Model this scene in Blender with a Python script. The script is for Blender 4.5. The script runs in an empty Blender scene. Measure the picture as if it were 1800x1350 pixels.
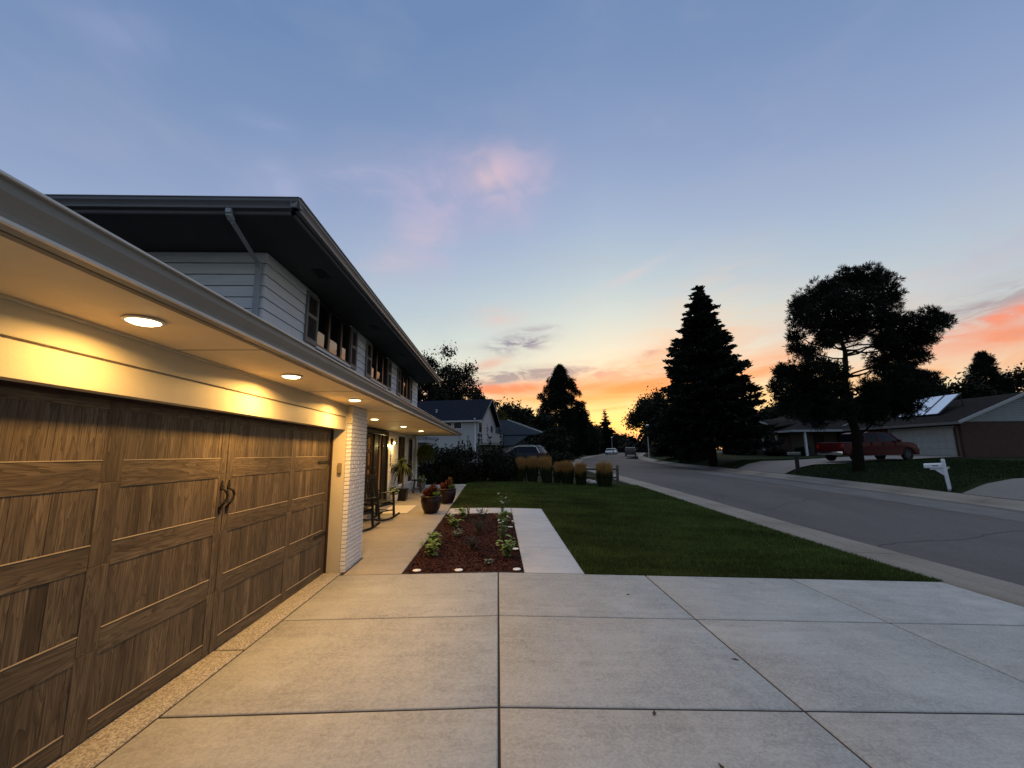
import bpy, bmesh, math, random
import numpy as np
from mathutils import Vector, Matrix, noise as mnoise
R = math.radians
SC = bpy.context.scene
COL = SC.collection

# ---------------------------------------------------------------- camera
YAW, PITCH, ROLL = 1.9936, 9.28, 0.6
EYE = 1.72
def set_camera():
    yw, p, ro = R(YAW), R(PITCH), R(ROLL)
    fw = Vector((math.sin(yw)*math.cos(p), math.cos(yw)*math.cos(p), math.sin(p)))
    r0 = Vector((math.cos(yw), -math.sin(yw), 0)); u0 = r0.cross(fw)
    r = r0*math.cos(ro) - u0*math.sin(ro); u = r0*math.sin(ro) + u0*math.cos(ro)
    cd = bpy.data.cameras.new('camera'); co = bpy.data.objects.new('camera', cd); COL.objects.link(co)
    m = Matrix((( r.x, u.x, -fw.x, 0), (r.y, u.y, -fw.y, 0), (r.z, u.z, -fw.z, EYE), (0, 0, 0, 1)))
    co.matrix_world = m
    cd.sensor_width = 36; cd.lens = 36*745/1800; cd.clip_start = 0.05; cd.clip_end = 4000
    SC.camera = co
set_camera()
SC.view_settings.view_transform = 'Standard'; SC.view_settings.look = 'None'
SC.view_settings.exposure = 0; SC.view_settings.gamma = 1
SC.cycles.max_bounces = 6; SC.cycles.diffuse_bounces = 3; SC.cycles.glossy_bounces = 3
SC.cycles.transparent_max_bounces = 8; SC.cycles.caustics_reflective = False; SC.cycles.caustics_refractive = False
SC.cycles.use_denoising = True; SC.cycles.sample_clamp_indirect = 4

def s2l(c):
    return tuple(((v/255)/12.92 if v/255 <= .04045 else ((v/255+.055)/1.055)**2.4) for v in c)

# ---------------------------------------------------------------- node helpers
class NT:
    def __init__(s, tree): s.t = tree; s.n = tree.nodes; s.l = tree.links
    def node(s, kind, **kw):
        nd = s.n.new(kind)
        for k, v in kw.items(): setattr(nd, k, v)
        return nd
    def put(s, sock, v):
        if isinstance(v, bpy.types.NodeSocket): s.l.new(v, sock)
        else: sock.default_value = v
    def m(s, op, a, b=0.0, c=0.0, clamp=False):
        nd = s.n.new('ShaderNodeMath'); nd.operation = op; nd.use_clamp = clamp
        for i, v in enumerate((a, b, c)): s.put(nd.inputs[i], v)
        return nd.outputs[0]
    def mix(s, fac, a, b, blend='MIX'):
        nd = s.n.new('ShaderNodeMix'); nd.data_type = 'RGBA'; nd.blend_type = blend
        s.put(nd.inputs[0], fac)
        for sock, v in ((nd.inputs[6], a), (nd.inputs[7], b)):
            if isinstance(v, bpy.types.NodeSocket): s.l.new(v, sock)
            else: sock.default_value = (*v[:3], 1)
        return nd.outputs[2]
    def ramp(s, fac, stops, interp='LINEAR'):
        nd = s.n.new('ShaderNodeValToRGB'); cr = nd.color_ramp; cr.interpolation = interp
        while len(cr.elements) < len(stops): cr.elements.new(.5)
        for e, (p, c) in zip(cr.elements, stops):
            e.position = p; e.color = (*c, 1) if len(c) == 3 else c
        s.put(nd.inputs[0], fac); return nd.outputs[0]
    def noise(s, vec, scale, detail=3, rough=.55, dist=0.0, out=0):
        nd = s.n.new('ShaderNodeTexNoise'); nd.inputs['Scale'].default_value = scale
        nd.inputs['Detail'].default_value = detail; nd.inputs['Roughness'].default_value = rough
        nd.inputs['Distortion'].default_value = dist
        if vec is not None: s.l.new(vec, nd.inputs['Vector'])
        return nd.outputs[out]
    def mapping(s, vec, scale=(1, 1, 1), loc=(0, 0, 0), rot=(0, 0, 0)):
        nd = s.n.new('ShaderNodeMapping'); s.l.new(vec, nd.inputs['Vector'])
        nd.inputs['Scale'].default_value = scale; nd.inputs['Location'].default_value = loc
        nd.inputs['Rotation'].default_value = rot
        return nd.outputs[0]
    def comb(s, x, y, z=0.0):
        nd = s.n.new('ShaderNodeCombineXYZ')
        for i, v in enumerate((x, y, z)): s.put(nd.inputs[i], v)
        return nd.outputs[0]
    def maprange(s, v, a, b, c=0.0, d=1.0, smooth=False):
        nd = s.n.new('ShaderNodeMapRange'); nd.clamp = True
        if smooth: nd.interpolation_type = 'SMOOTHSTEP'
        s.put(nd.inputs[0], v)
        for i, x in enumerate((a, b, c, d)): nd.inputs[i+1].default_value = x
        return nd.outputs[0]

# ---------------------------------------------------------------- sky: dusk, sun just under the horizon at azimuth 17
SUN_AZ, SUN_EL = 17.0, 1.0
ZENITH_GAIN = 1.0
def build_world():
    w = bpy.data.worlds.new('World'); SC.world = w; w.use_nodes = True
    T = NT(w.node_tree); T.n.clear()
    tc = T.node('ShaderNodeTexCoord'); sep = T.node('ShaderNodeSeparateXYZ'); T.l.new(tc.outputs['Generated'], sep.inputs[0])
    x, y, z = sep.outputs
    az = T.m('MULTIPLY', T.m('ARCTAN2', x, y), 57.2958)
    el = T.m('MULTIPLY', T.m('ARCSINE', z), 57.2958)
    # base gradient: the further from the afterglow, the bluer
    daz = T.m('ABSOLUTE', T.m('SUBTRACT', az, 15.0))
    s = T.m('ADD', el, T.m('MULTIPLY', T.m('MINIMUM', daz, 110.0), .17))
    st = [(0, (214, 158, 128)), (1.2, (236, 188, 140)), (3.5, (250, 214, 132)), (6, (250, 218, 150)), (8.5, (246, 226, 176)), (11, (240, 230, 196)),
          (14, (228, 227, 206)), (18, (209, 219, 212)), (23, (185, 202, 211)), (30, (161, 180, 208)), (37, (142, 161, 199)),
          (45, (123, 147, 188)), (53, (108, 137, 181)), (60, (108, 137, 181))]
    base = T.ramp(T.m('DIVIDE', s, 60.0), [(a/60, s2l(c)) for a, c in st])
    # broad soft mottling of high thin cloud
    v = T.comb(T.m('DIVIDE', az, 26.0), T.m('DIVIDE', el, 9.0), 0.0)
    nb = T.noise(v, 1.0, 4, .6, .4)
    base = T.mix(T.maprange(nb, .44, .78, 0, .24, True), base, s2l((170, 174, 196)))
    fine = T.noise(T.comb(T.m('DIVIDE', az, 5.0), T.m('DIVIDE', el, 1.5), 3.0), 1.0, 5, .62, .8)
    mid = T.noise(T.comb(T.m('DIVIDE', az, 11.0), T.m('DIVIDE', el, 2.6), 7.0), 1.0, 5, .6, 1.0)
    puff = T.noise(T.comb(T.m('DIVIDE', az, 7.0), T.m('DIVIDE', el, 5.0), 11.0), 1.0, 4, .55, .6)
    # clouds: azimuth, elevation, half width, half height, tilt, colour, strength, noise, softness
    clouds = [
        (0.8, 35.4, 6.0, 3.0, 0, (206, 184, 204), .95, 'p'), (-6.5, 32.5, 7.5, 4.2, -8, (184, 176, 208), .85, 'p'),
        (-1.2, 35.4, 2.6, 1.9, 0, (218, 192, 200), .9, 'p'),
        (4.5, 34.0, 3.2, 4.0, 0, (190, 180, 208), .7, 'p'),
        (-18, 33.6, 6.5, 1.6, 4, (178, 178, 208), .8, 'm'), (-9.5, 28.5, 6.0, 5.5, 0, (190, 182, 208), .65, 'p'),
        (-14, 25.5, 5.5, 2.4, 25, (205, 190, 200), .55, 'm'), (-29.5, 30.0, 3.2, 2.4, 0, (182, 186, 216), .7, 'p'),
        (-45, 38.5, 4.5, 1.8, 10, (148, 160, 200), .6, 'p'), (-30, 36, 4.0, 1.2, 0, (150, 166, 206), .6, 'm'),
        (-0.3, 18.3, 3.6, 1.5, 4, (222, 196, 190), .85, 'm'), (2.8, 14.7, 3.5, 1.15, 8, (140, 138, 156), 1.9, 'f'),
        (5.6, 16.6, 2.6, .45, 4, (168, 164, 174), .9, 'f'), (-1.3, 11.9, 2.6, .7, 14, (226, 170, 150), .8, 'm'),
        (-7, 14.0, 3.0, .5, 5, (206, 196, 196), .5, 'f'),
        (18.0, 22.3, 6.0, .6, 20, (216, 202, 204), .6, 'm'), (24.5, 14.5, 9.0, 4.0, 35, (240, 206, 176), .75, 'm'),
        (22.5, 12.0, 8.0, 1.3, 16, (243, 164, 116), .85, 'm'), (20.0, 12.4, 2.4, .45, 22, (204, 148, 132), .8, 'f'),
        (14.2, 10.6, 5.0, 1.1, 12, (226, 158, 132), 1.0, 'f'), (3.5, 8.7, 12.5, 1.15, 1, (250, 130, 86), 1.3, 'b'),
        (18.0, 8.1, 9.5, 1.35, 5, (250, 124, 60), 1.4, 'b'), (24.5, 9.9, 6.0, .9, 20, (250, 138, 88), 1.1, 'm'),
        (4.0, 10.4, 9.5, .95, 3, (158, 146, 150), 1.7, 'f'), (20.8, 9.9, 5.0, .55, 6, (190, 138, 124), 1.0, 'f'),
        (6.0, 7.0, 14.0, .8, 0, (252, 164, 90), .8, 'b'), (15.0, 5.6, 3.0, .22, 4, (214, 140, 84), .9, 'f'),
        (17.5, 1.8, 4.5, 1.0, -6, (214, 164, 150), .9, 'm'),
        (35, 12.4, 9.0, 4.0, 12, (244, 196, 158), .7, 'm'), (34, 9.6, 10.0, 1.5, 16, (250, 156, 98), 1.0, 'm'),
        (35, 6.5, 12.0, 1.6, 6, (252, 196, 122), .8, 'm'),
        (55, 13.2, 14.0, 1.7, 10, (168, 154, 160), 1.15, 'f'), (44, 15.0, 12.0, 1.5, 12, (206, 192, 194), .7, 'm'),
        (53, 11.6, 6.0, .75, 14, (247, 140, 110), 1.3, 'f'), (53, 9.8, 9.5, 1.35, 7, (247, 142, 104), 1.2, 'b'),
        (57, 10.6, 4.0, .5, 10, (206, 130, 116), .9, 'f'),
        (51, 7.6, 10, 1.5, 3, (250, 176, 122), 1.0, 'm'), (53, 4.6, 14, 1.6, 0, (252, 196, 128), .8, 'm'),
        (58, 19.5, 12, 5.0, 8, (182, 180, 198), .6, 'p'), (70, 8, 16, 3.5, 0, (220, 150, 130), .7, 'm'),
    ]
    tex = {'f': fine, 'm': mid, 'p': puff, 'b': mid}
    cur = base
    for (ca, ce, ra, re_, tilt, col, k, kind) in clouds:
        c, sn = math.cos(R(tilt)), math.sin(R(tilt))
        dx = T.m('SUBTRACT', az, float(ca)); dy = T.m('SUBTRACT', el, float(ce))
        u = T.m('DIVIDE', T.m('ADD', T.m('MULTIPLY', dx, c), T.m('MULTIPLY', dy, sn)), float(ra))
        q = T.m('DIVIDE', T.m('SUBTRACT', T.m('MULTIPLY', dy, c), T.m('MULTIPLY', dx, sn)), float(re_))
        d2 = T.m('ADD', T.m('MULTIPLY', u, u), T.m('MULTIPLY', q, q))
        gsn = T.m('EXPONENT', T.m('MULTIPLY', d2, -1.0))
        nn = T.maprange(tex[kind], .36, .66, {'f': .12, 'b': .62}.get(kind, .3), 1.0, True)
        fac = T.m('MULTIPLY', T.m('MULTIPLY', gsn, nn), float(k), clamp=True)
        cur = T.mix(fac, cur, s2l(col))
    # extra brightness added to the unseen sky above the frame, to light the ground
    hi = T.maprange(z, math.sin(R(53)), math.sin(R(76)), 0, 1, True)
    cur = T.mix(hi, cur, tuple(v*ZG for v in (.60, .60, .62)))
    lo = T.maprange(el, -6.0, -0.5, 0.0, 1.0)
    cur = T.mix(lo, (.03, .03, .03), cur)
    # physical sky of the same low sun, blended in weakly
    sky = T.node('ShaderNodeTexSky'); sky.sky_type = 'NISHITA'; sky.sun_disc = False
    sky.sun_elevation = R(SUN_EL); sky.sun_rotation = R(SUN_AZ)
    bg1 = T.node('ShaderNodeBackground'); T.l.new(cur, bg1.inputs[0]); bg1.inputs[1].default_value = .95
    bg2 = T.node('ShaderNodeBackground'); T.l.new(sky.outputs[0], bg2.inputs[0]); bg2.inputs[1].default_value = .05
    add = T.node('ShaderNodeAddShader'); T.l.new(bg1.outputs[0], add.inputs[0]); T.l.new(bg2.outputs[0], add.inputs[1])
    out = T.node('ShaderNodeOutputWorld'); T.l.new(add.outputs[0], out.inputs[0])
ZG = 2.15
build_world()
def build_sun():
    ld = bpy.data.lights.new('sun', 'SUN'); ld.energy = .12; ld.angle = R(12); ld.color = (1, .62, .38)
    o = bpy.data.objects.new('sun', ld); COL.objects.link(o)
    d = Vector((math.sin(R(SUN_AZ))*math.cos(R(3)), math.cos(R(SUN_AZ))*math.cos(R(3)), math.sin(R(3))))
    o.rotation_euler = d.to_track_quat('Z', 'Y').to_euler(); o.location = (60, 200, 40)
build_sun()

# ---------------------------------------------------------------- terrain height
YP = [-200, 5, 8, 11, 14, 17, 20, 30, 50, 80, 130, 250, 700]
ZP = [0, 0, .05, .12, .21, .31, .40, .62, .92, 1.25, 1.75, 2.3, 2.6]
XP = [-200, -30, 0, 6.55, 7.75, 12, 15.9, 16.5, 16.75, 17.2, 18.2, 19.5, 22, 30, 40, 300]
ZX = [.0, 0, 0, -.26, -.33, -.22, -.34, -.34, -.22, -.20, .12, .30, .31, .50, .56, .7]
CYp = [-500, 30, 38, 45, 55, 65, 80, 110, 150, 250, 700]
CXp = [0, 0, .25, .9, 3.0, 5.6, 10, 21, 38, 90, 350]
def zy(y): return sum(np.interp(y+d, YP, ZP) for d in (-1.5, -.75, 0, .75, 1.5))/5
def cx(y): return sum(np.interp(y+d, CYp, CXp) for d in (-4, -2, 0, 2, 4))/5
def g(x, y): return float(zy(y) + np.interp(x-cx(y), XP, ZX))

# ---------------------------------------------------------------- object helpers
def tag(o, label=None, cat=None, group=None, kind=None):
    if label: o['label'] = label
    if cat: o['category'] = cat
    if group: o['group'] = group
    if kind: o['kind'] = kind
    return o
def empty(name, loc=(0, 0, 0), rz=0, label=None, cat=None, group=None):
    o = bpy.data.objects.new(name, None); COL.objects.link(o); o.location = loc; o.rotation_euler = (0, 0, rz)
    o.empty_display_size = .2
    return tag(o, label, cat, group)
def copy_tree(o, parent=None):
    c = o.copy(); COL.objects.link(c)
    if parent is not None: c.parent = parent
    for ch in list(o.children): copy_tree(ch, c)
    return c
def mesh_np(name, V, F, mat, parent=None, n=4, smooth=False):
    """fast mesh from numpy arrays: all faces have n corners"""
    me = bpy.data.meshes.new(name); V = np.asarray(V, np.float32); F = np.asarray(F, np.int32)
    me.vertices.add(len(V)); me.vertices.foreach_set('co', V.ravel())
    me.loops.add(F.size); me.loops.foreach_set('vertex_index', F.ravel())
    me.polygons.add(len(F)); me.polygons.foreach_set('loop_start', np.arange(0, F.size, n, dtype=np.int32))
    me.update(calc_edges=True)
    if smooth: me.polygons.foreach_set('use_smooth', np.ones(len(F), bool))
    me.materials.append(mat)
    o = bpy.data.objects.new(name, me); COL.objects.link(o)
    if parent is not None: o.parent = parent
    return o

class MB:
    def __init__(s, org=(0, 0, 0)): s.v = []; s.f = []; s.o = org
    def add(s, vs, fs):
        b = len(s.v); ox, oy, oz = s.o
        s.v += [(p[0]-ox, p[1]-oy, p[2]-oz) for p in vs]; s.f += [tuple(i+b for i in f) for f in fs]
        return s
    def box(s, x0, x1, y0, y1, z0, z1):
        if x0 > x1: x0, x1 = x1, x0
        if y0 > y1: y0, y1 = y1, y0
        if z0 > z1: z0, z1 = z1, z0
        return s.add([(x0, y0, z0), (x1, y0, z0), (x1, y1, z0), (x0, y1, z0), (x0, y0, z1), (x1, y0, z1), (x1, y1, z1), (x0, y1, z1)],
              [(0, 3, 2, 1), (4, 5, 6, 7), (0, 1, 5, 4), (1, 2, 6, 5), (2, 3, 7, 6), (3, 0, 4, 7)])
    def hexa(s, p):
        return s.add(p, [(0, 3, 2, 1), (4, 5, 6, 7), (0, 1, 5, 4), (1, 2, 6, 5), (2, 3, 7, 6), (3, 0, 4, 7)])
    def bar(s, a, b, w, h, up=(0, 0, 1)):
        a, b = Vector(a), Vector(b); d = (b-a).normalized(); u = Vector(up)
        if abs(d.dot(u)) > .98: u = Vector((1, 0, 0))
        r = d.cross(u).normalized(); u = r.cross(d)
        P = []
        for c in (a, b):
            P += [c - r*w/2 - u*h/2, c + r*w/2 - u*h/2, c + r*w/2 + u*h/2, c - r*w/2 + u*h/2]
        return s.add(P, [(0, 1, 2, 3), (7, 6, 5, 4), (0, 4, 5, 1), (1, 5, 6, 2), (2, 6, 7, 3), (3, 7, 4, 0)])
    def prism(s, prof, axis, a0, a1):
        """profile points (p,q) in the plane normal to axis; axis 'x': (y,z), 'y': (x,z), 'z': (x,y)"""
        n = len(prof); mk = {'x': lambda p, q, a: (a, p, q), 'y': lambda p, q, a: (p, a, q), 'z': lambda p, q, a: (p, q, a)}[axis]
        vs = [mk(p, q, a0) for p, q in prof] + [mk(p, q, a1) for p, q in prof]
        fs = [tuple(range(n)), tuple(range(2*n-1, n-1, -1))] + [(i, (i+1) % n + 0, (i+1) % n + n, i+n) for i in range(n)]
        return s.add(vs, fs)
    def tube(s, pts, rads, n=8, cap=True):
        pts = [Vector(p) for p in pts]; vs = []; fs = []
        if not hasattr(rads, '__len__'): rads = [rads]*len(pts)
        for i, p in enumerate(pts):
            d = (pts[min(i+1, len(pts)-1)] - pts[max(i-1, 0)]).normalized()
            u = Vector((0, 0, 1)) if abs(d.z) < .95 else Vector((1, 0, 0))
            r = d.cross(u).normalized(); u = r.cross(d)
            for k in range(n):
                a = 2*math.pi*k/n; vs.append(p + (r*math.cos(a) + u*math.sin(a))*rads[i])
        for i in range(len(pts)-1):
            for k in range(n):
                k2 = (k+1) % n; fs.append((i*n+k, i*n+k2, (i+1)*n+k2, (i+1)*n+k))
        if cap: fs += [tuple(range(n-1, -1, -1)), tuple((len(pts)-1)*n+k for k in range(n))]
        return s.add(vs, fs)
    def lathe(s, c, prof, n=20):
        """profile (r, z) about a vertical axis through c"""
        vs = []; fs = []
        for r, z in prof:
            for k in range(n):
                a = 2*math.pi*k/n; vs.append((c[0]+r*math.cos(a), c[1]+r*math.sin(a), c[2]+z))
        for i in range(len(prof)-1):
            for k in range(n):
                k2 = (k+1) % n; fs.append((i*n+k, i*n+k2, (i+1)*n+k2, (i+1)*n+k))
        fs += [tuple(range(n-1, -1, -1)), tuple((len(prof)-1)*n+k for k in range(n))]
        return s.add(vs, fs)
    def build(s, name, mat, parent=None, bevel=0, smooth=False, seg=2):
        me = bpy.data.meshes.new(name); me.from_pydata([tuple(p) for p in s.v], [], s.f)
        bm = bmesh.new(); bm.from_mesh(me)
        bmesh.ops.recalc_face_normals(bm, faces=bm.faces)
        if bevel:
            bmesh.ops.bevel(bm, geom=[e for e in bm.edges if len(e.link_faces) == 2 and e.calc_face_angle(0) > .35], offset=bevel, segments=seg, affect='EDGES', profile=.7)
        bm.to_mesh(me); bm.free()
        if smooth or bevel:
            me.polygons.foreach_set('use_smooth', np.ones(len(me.polygons), bool))
            if smooth != 2: me.set_sharp_from_angle(angle=R(38))
        me.materials.append(mat)
        o = bpy.data.objects.new(name, me); COL.objects.link(o)
        if parent is not None: o.parent = parent
        return o

# ---------------------------------------------------------------- materials
MATS = {}
def pm(name, col, rough=.7, metal=0, var=.12, vscale=3.0, bump=0.0, bscale=40, spec=.3, island=0.0, stretch=(1, 1, 1), coat=0, emit=None, estr=0):
    if name in MATS: return MATS[name]
    m = bpy.data.materials.new(name); m.use_nodes = True; T = NT(m.node_tree); b = T.n['Principled BSDF']
    tc = T.node('ShaderNodeTexCoord').outputs['Object']
    if stretch != (1, 1, 1): tc = T.mapping(tc, stretch)
    n1 = T.noise(tc, vscale, 5, .6)
    c = T.mix(T.maprange(n1, .3, .7, 0, 1), tuple(v*(1-var) for v in col), tuple(min(1, v*(1+var)) for v in col))
    if island:
        gi = T.node('ShaderNodeNewGeometry').outputs['Random Per Island']
        f = T.maprange(gi, 0, 1, 1-island, 1+island)
        nd = T.node('ShaderNodeVectorMath', operation='SCALE'); T.l.new(c, nd.inputs[0]); T.l.new(f, nd.inputs['Scale']); c = nd.outputs[0]
    T.l.new(c, b.inputs['Base Color']); b.inputs['Roughness'].default_value = rough; b.inputs['Metallic'].default_value = metal
    b.inputs['Specular IOR Level'].default_value = spec
    if coat: b.inputs['Coat Weight'].default_value = coat
    if bump:
        n2 = T.noise(tc, bscale, 4, .6); bp = T.node('ShaderNodeBump'); bp.inputs['Strength'].default_value = bump; bp.inputs['Distance'].default_value = .01
        T.l.new(n2, bp.inputs['Height']); T.l.new(bp.outputs[0], b.inputs['Normal'])
    if emit: b.inputs['Emission Color'].default_value = (*emit, 1); b.inputs['Emission Strength'].default_value = estr
    MATS[name] = m; return m

def concrete_mat(name, col, stain=.35, agg=0.0):
    m = bpy.data.materials.new(name); m.use_nodes = True; T = NT(m.node_tree); b = T.n['Principled BSDF']
    tc = T.node('ShaderNodeTexCoord').outputs['Object']
    isl = T.node('ShaderNodeNewGeometry').outputs['Random Per Island']
    off = T.comb(T.m('MULTIPLY', isl, 13.0), T.m('MULTIPLY', isl, 7.0), 0.0)
    va = T.node('ShaderNodeVectorMath', operation='ADD'); T.l.new(tc, va.inputs[0]); T.l.new(off, va.inputs[1]); p = va.outputs[0]
    big = T.noise(p, .9, 6, .62, .6)
    streak = T.noise(T.mapping(p, (.8, 7, 1)), 1.6, 5, .62)
    med = T.noise(p, 3.4, 6, .68, .8)
    fine = T.noise(tc, 90, 3, .7)
    f = T.m('ADD', T.m('MULTIPLY', T.maprange(big, .32, .68), .42), T.m('MULTIPLY', T.maprange(streak, .3, .7), .25))
    f = T.m('ADD', f, T.m('MULTIPLY', T.maprange(med, .3, .7), .33))
    c = T.mix(f, tuple(v*(1-stain) for v in col), tuple(v*(1+stain*.28) for v in col))
    dk = T.noise(p, 2.1, 7, .7, 1.4)
    c = T.mix(T.maprange(dk, .54, .70, 0, .42, True), c, tuple(v*.50 for v in col))
    sm = T.noise(T.mapping(p, (.55, 1.9, 1), (3, 5, 0)), 1.3, 6, .66, 1.2)
    c = T.mix(T.maprange(sm, .50, .68, 0, .38, True), c, tuple(v*.55 for v in col))
    lt = T.noise(T.mapping(p, (1.5, .35, 1), (9, 1, 0), (0, 0, .5)), 1.2, 5, .6, .6)
    c = T.mix(T.maprange(lt, .58, .74, 0, .35, True), c, tuple(min(1, v*1.25) for v in col))
    c = T.mix(T.maprange(isl, 0, 1, 0, .22), c, tuple(v*.72 for v in col))
    c = T.mix(T.maprange(fine, .30, .70, 0, .50 + agg*.3), c, tuple(v*.48 for v in col))
    f2 = T.noise(tc, 42, 4, .85)
    c = T.mix(T.maprange(f2, .40, .66, 0, .42), c, tuple(min(1, v*1.35) for v in col))
    cr = T.node('ShaderNodeTexVoronoi', feature='DISTANCE_TO_EDGE'); cr.inputs['Scale'].default_value = .42
    cw = T.node('ShaderNodeVectorMath', operation='ADD'); T.l.new(p, cw.inputs[0]); T.l.new(T.noise(p, 1.7, 5, .65, 0, 1), cw.inputs[1]); T.l.new(cw.outputs[0], cr.inputs['Vector'])
    ck = T.m('MULTIPLY', T.maprange(cr.outputs['Distance'], .0008, .003, .55, 0), T.maprange(T.noise(p, .5, 2), .52, .60))
    c = T.mix(ck, c, tuple(v*.25 for v in col))
    vo = T.node('ShaderNodeTexVoronoi'); vo.inputs['Scale'].default_value = 1.1; T.l.new(p, vo.inputs['Vector'])
    spot = T.maprange(vo.outputs['Distance'], .008, .022, .8, 0)
    c = T.mix(spot, c, (.05, .045, .04))
    if agg:
        v2 = T.node('ShaderNodeTexVoronoi'); v2.inputs['Scale'].default_value = 110; T.l.new(tc, v2.inputs['Vector'])
        c = T.mix(agg, c, T.ramp(v2.outputs['Color'], [(0, (.10, .085, .06)), (.5, (.36, .32, .24)), (1, (.70, .66, .56))]))
    T.l.new(c, b.inputs['Base Color']); b.inputs['Roughness'].default_value = .78; b.inputs['Specular IOR Level'].default_value = .35
    hb = T.m('ADD', T.m('MULTIPLY', T.noise(T.mapping(tc, (4, 60, 1)), 4, 3, .6), .6), T.m('MULTIPLY', fine, .5 + agg))
    bp = T.node('ShaderNodeBump'); bp.inputs['Strength'].default_value = .35 + agg*.5; bp.inputs['Distance'].default_value = .006
    T.l.new(hb, bp.inputs['Height']); T.l.new(bp.outputs[0], b.inputs['Normal'])
    return m
CONC = concrete_mat('broom_concrete', (.44, .445, .42), .62)
WALK = concrete_mat('pale_concrete', (.56, .56, .55), .3)
PORCH = concrete_mat('porch_concrete', (.41, .38, .32), .4)
AGG = concrete_mat('exposed_aggregate', (.42, .40, .33), .2, .8)
KERB = concrete_mat('kerb_concrete', (.235, .22, .19), .4, .2)

def asphalt_mat():
    m = bpy.data.materials.new('asphalt'); m.use_nodes = True; T = NT(m.node_tree); b = T.n['Principled BSDF']
    tc = T.node('ShaderNodeTexCoord').outputs['Object']
    big = T.noise(T.mapping(tc, (1, .25, 1)), .35, 5, .6, .5); fine = T.noise(tc, 55, 3, .8); spk = T.noise(tc, 16, 4, .75)
    c = T.mix(T.maprange(big, .35, .65), (.092, .085, .078), (.140, .130, .118))
    c = T.mix(T.maprange(fine, .3, .7, 0, .6), c, (.040, .040, .041))
    c = T.mix(T.maprange(spk, .52, .75, 0, .6), c, (.18, .175, .17))
    vo = T.node('ShaderNodeTexVoronoi', feature='DISTANCE_TO_EDGE'); vo.inputs['Scale'].default_value = .19
    wp = T.node('ShaderNodeVectorMath', operation='ADD'); nz = T.noise(tc, .8, 4, .6, 0, 1)
    T.l.new(T.mapping(tc, (1, .55, 1)), wp.inputs[0]); T.l.new(nz, wp.inputs[1]); T.l.new(wp.outputs[0], vo.inputs['Vector'])
    c = T.mix(T.maprange(vo.outputs['Distance'], .001, .005, .45, 0), c, (.02, .02, .022))
    T.l.new(c, b.inputs['Base Color']); b.inputs['Roughness'].default_value = .85; b.inputs['Specular IOR Level'].default_value = .3
    bp = T.node('ShaderNodeBump'); bp.inputs['Strength'].default_value = .5; bp.inputs['Distance'].default_value = .008
    T.l.new(fine, bp.inputs['Height']); T.l.new(bp.outputs[0], b.inputs['Normal'])
    return m
ASPH = asphalt_mat()

def wood_mat(name, axis, vr=.35):
    """printed oak-look boards; grain runs along the given object axis (1=y, 2=z)"""
    m = bpy.data.materials.new(name); m.use_nodes = True; T = NT(m.node_tree); b = T.n['Principled BSDF']
    tc = T.node('ShaderNodeTexCoord').outputs['Object']
    isl = T.node('ShaderNodeNewGeometry').outputs['Random Per Island']
    off = T.comb(0.0, T.m('MULTIPLY', isl, 31.0), T.m('MULTIPLY', isl, 47.0))
    va = T.node('ShaderNodeVectorMath', operation='ADD'); T.l.new(tc, va.inputs[0]); T.l.new(off, va.inputs[1])
    sc = (1, .9, 9) if axis == 1 else (1, 9, .9)
    p = T.mapping(va.outputs[0], sc)
    warp = T.noise(p, 1.3, 3, .55, .6)
    ring = T.m('FRACT', T.m('MULTIPLY', warp, 9.0))
    ringm = T.m('POWER', ring, 2.4)
    sc2 = (1, 3, 110) if axis == 1 else (1, 110, 3)
    fib = T.noise(T.mapping(va.outputs[0], sc2), 1.0, 3, .7)
    tone = T.noise(p, .8, 3, .6)
    c = T.mix(T.maprange(tone, .3, .7), (.090, .066, .043), (.215, .165, .108))
    c = T.mix(T.m('MULTIPLY', ringm, .80), c, (.026, .017, .010))
    c = T.mix(T.maprange(fib, .34, .68, .0, .75), c, (.030, .021, .013))
    f = T.maprange(isl, 0, 1, 1-vr*1.2, 1+vr)
    nd = T.node('ShaderNodeVectorMath', operation='SCALE'); T.l.new(c, nd.inputs[0]); T.l.new(f, nd.inputs['Scale'])
    T.l.new(nd.outputs[0], b.inputs['Base Color']); b.inputs['Roughness'].default_value = .55; b.inputs['Specular IOR Level'].default_value = .3
    bp = T.node('ShaderNodeBump'); bp.inputs['Strength'].default_value = .25; bp.inputs['Distance'].default_value = .003
    T.l.new(fib, bp.inputs['Height']); T.l.new(bp.outputs[0], b.inputs['Normal'])
    return m
WOODV = wood_mat('oak_boards_upright', 2, .24); WOODH = wood_mat('oak_boards_level', 1, .15); WOODS = wood_mat('oak_stiles_upright', 2, .08)

def glass_mat(name='window_glass', tint=(.02, .02, .025), rough=.03):
    if name in MATS: return MATS[name]
    m = bpy.data.materials.new(name); m.use_nodes = True; T = NT(m.node_tree); T.n.clear()
    fr = T.node('ShaderNodeFresnel'); fr.inputs[0].default_value = 1.5
    tr = T.node('ShaderNodeBsdfTransparent'); tr.inputs[0].default_value = (.8, .82, .84, 1)
    gl = T.node('ShaderNodeBsdfGlossy'); gl.inputs['Roughness'].default_value = rough; gl.inputs[0].default_value = (.9, .9, .9, 1)
    mx = T.node('ShaderNodeMixShader'); f = T.m('ADD', T.m('MULTIPLY', fr.outputs[0], 1.2), .04, clamp=True)
    T.l.new(f, mx.inputs[0]); T.l.new(tr.outputs[0], mx.inputs[1]); T.l.new(gl.outputs[0], mx.inputs[2])
    o = T.node('ShaderNodeOutputMaterial'); T.l.new(mx.outputs[0], o.inputs[0]); MATS[name] = m; return m
GLASS = glass_mat()
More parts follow.
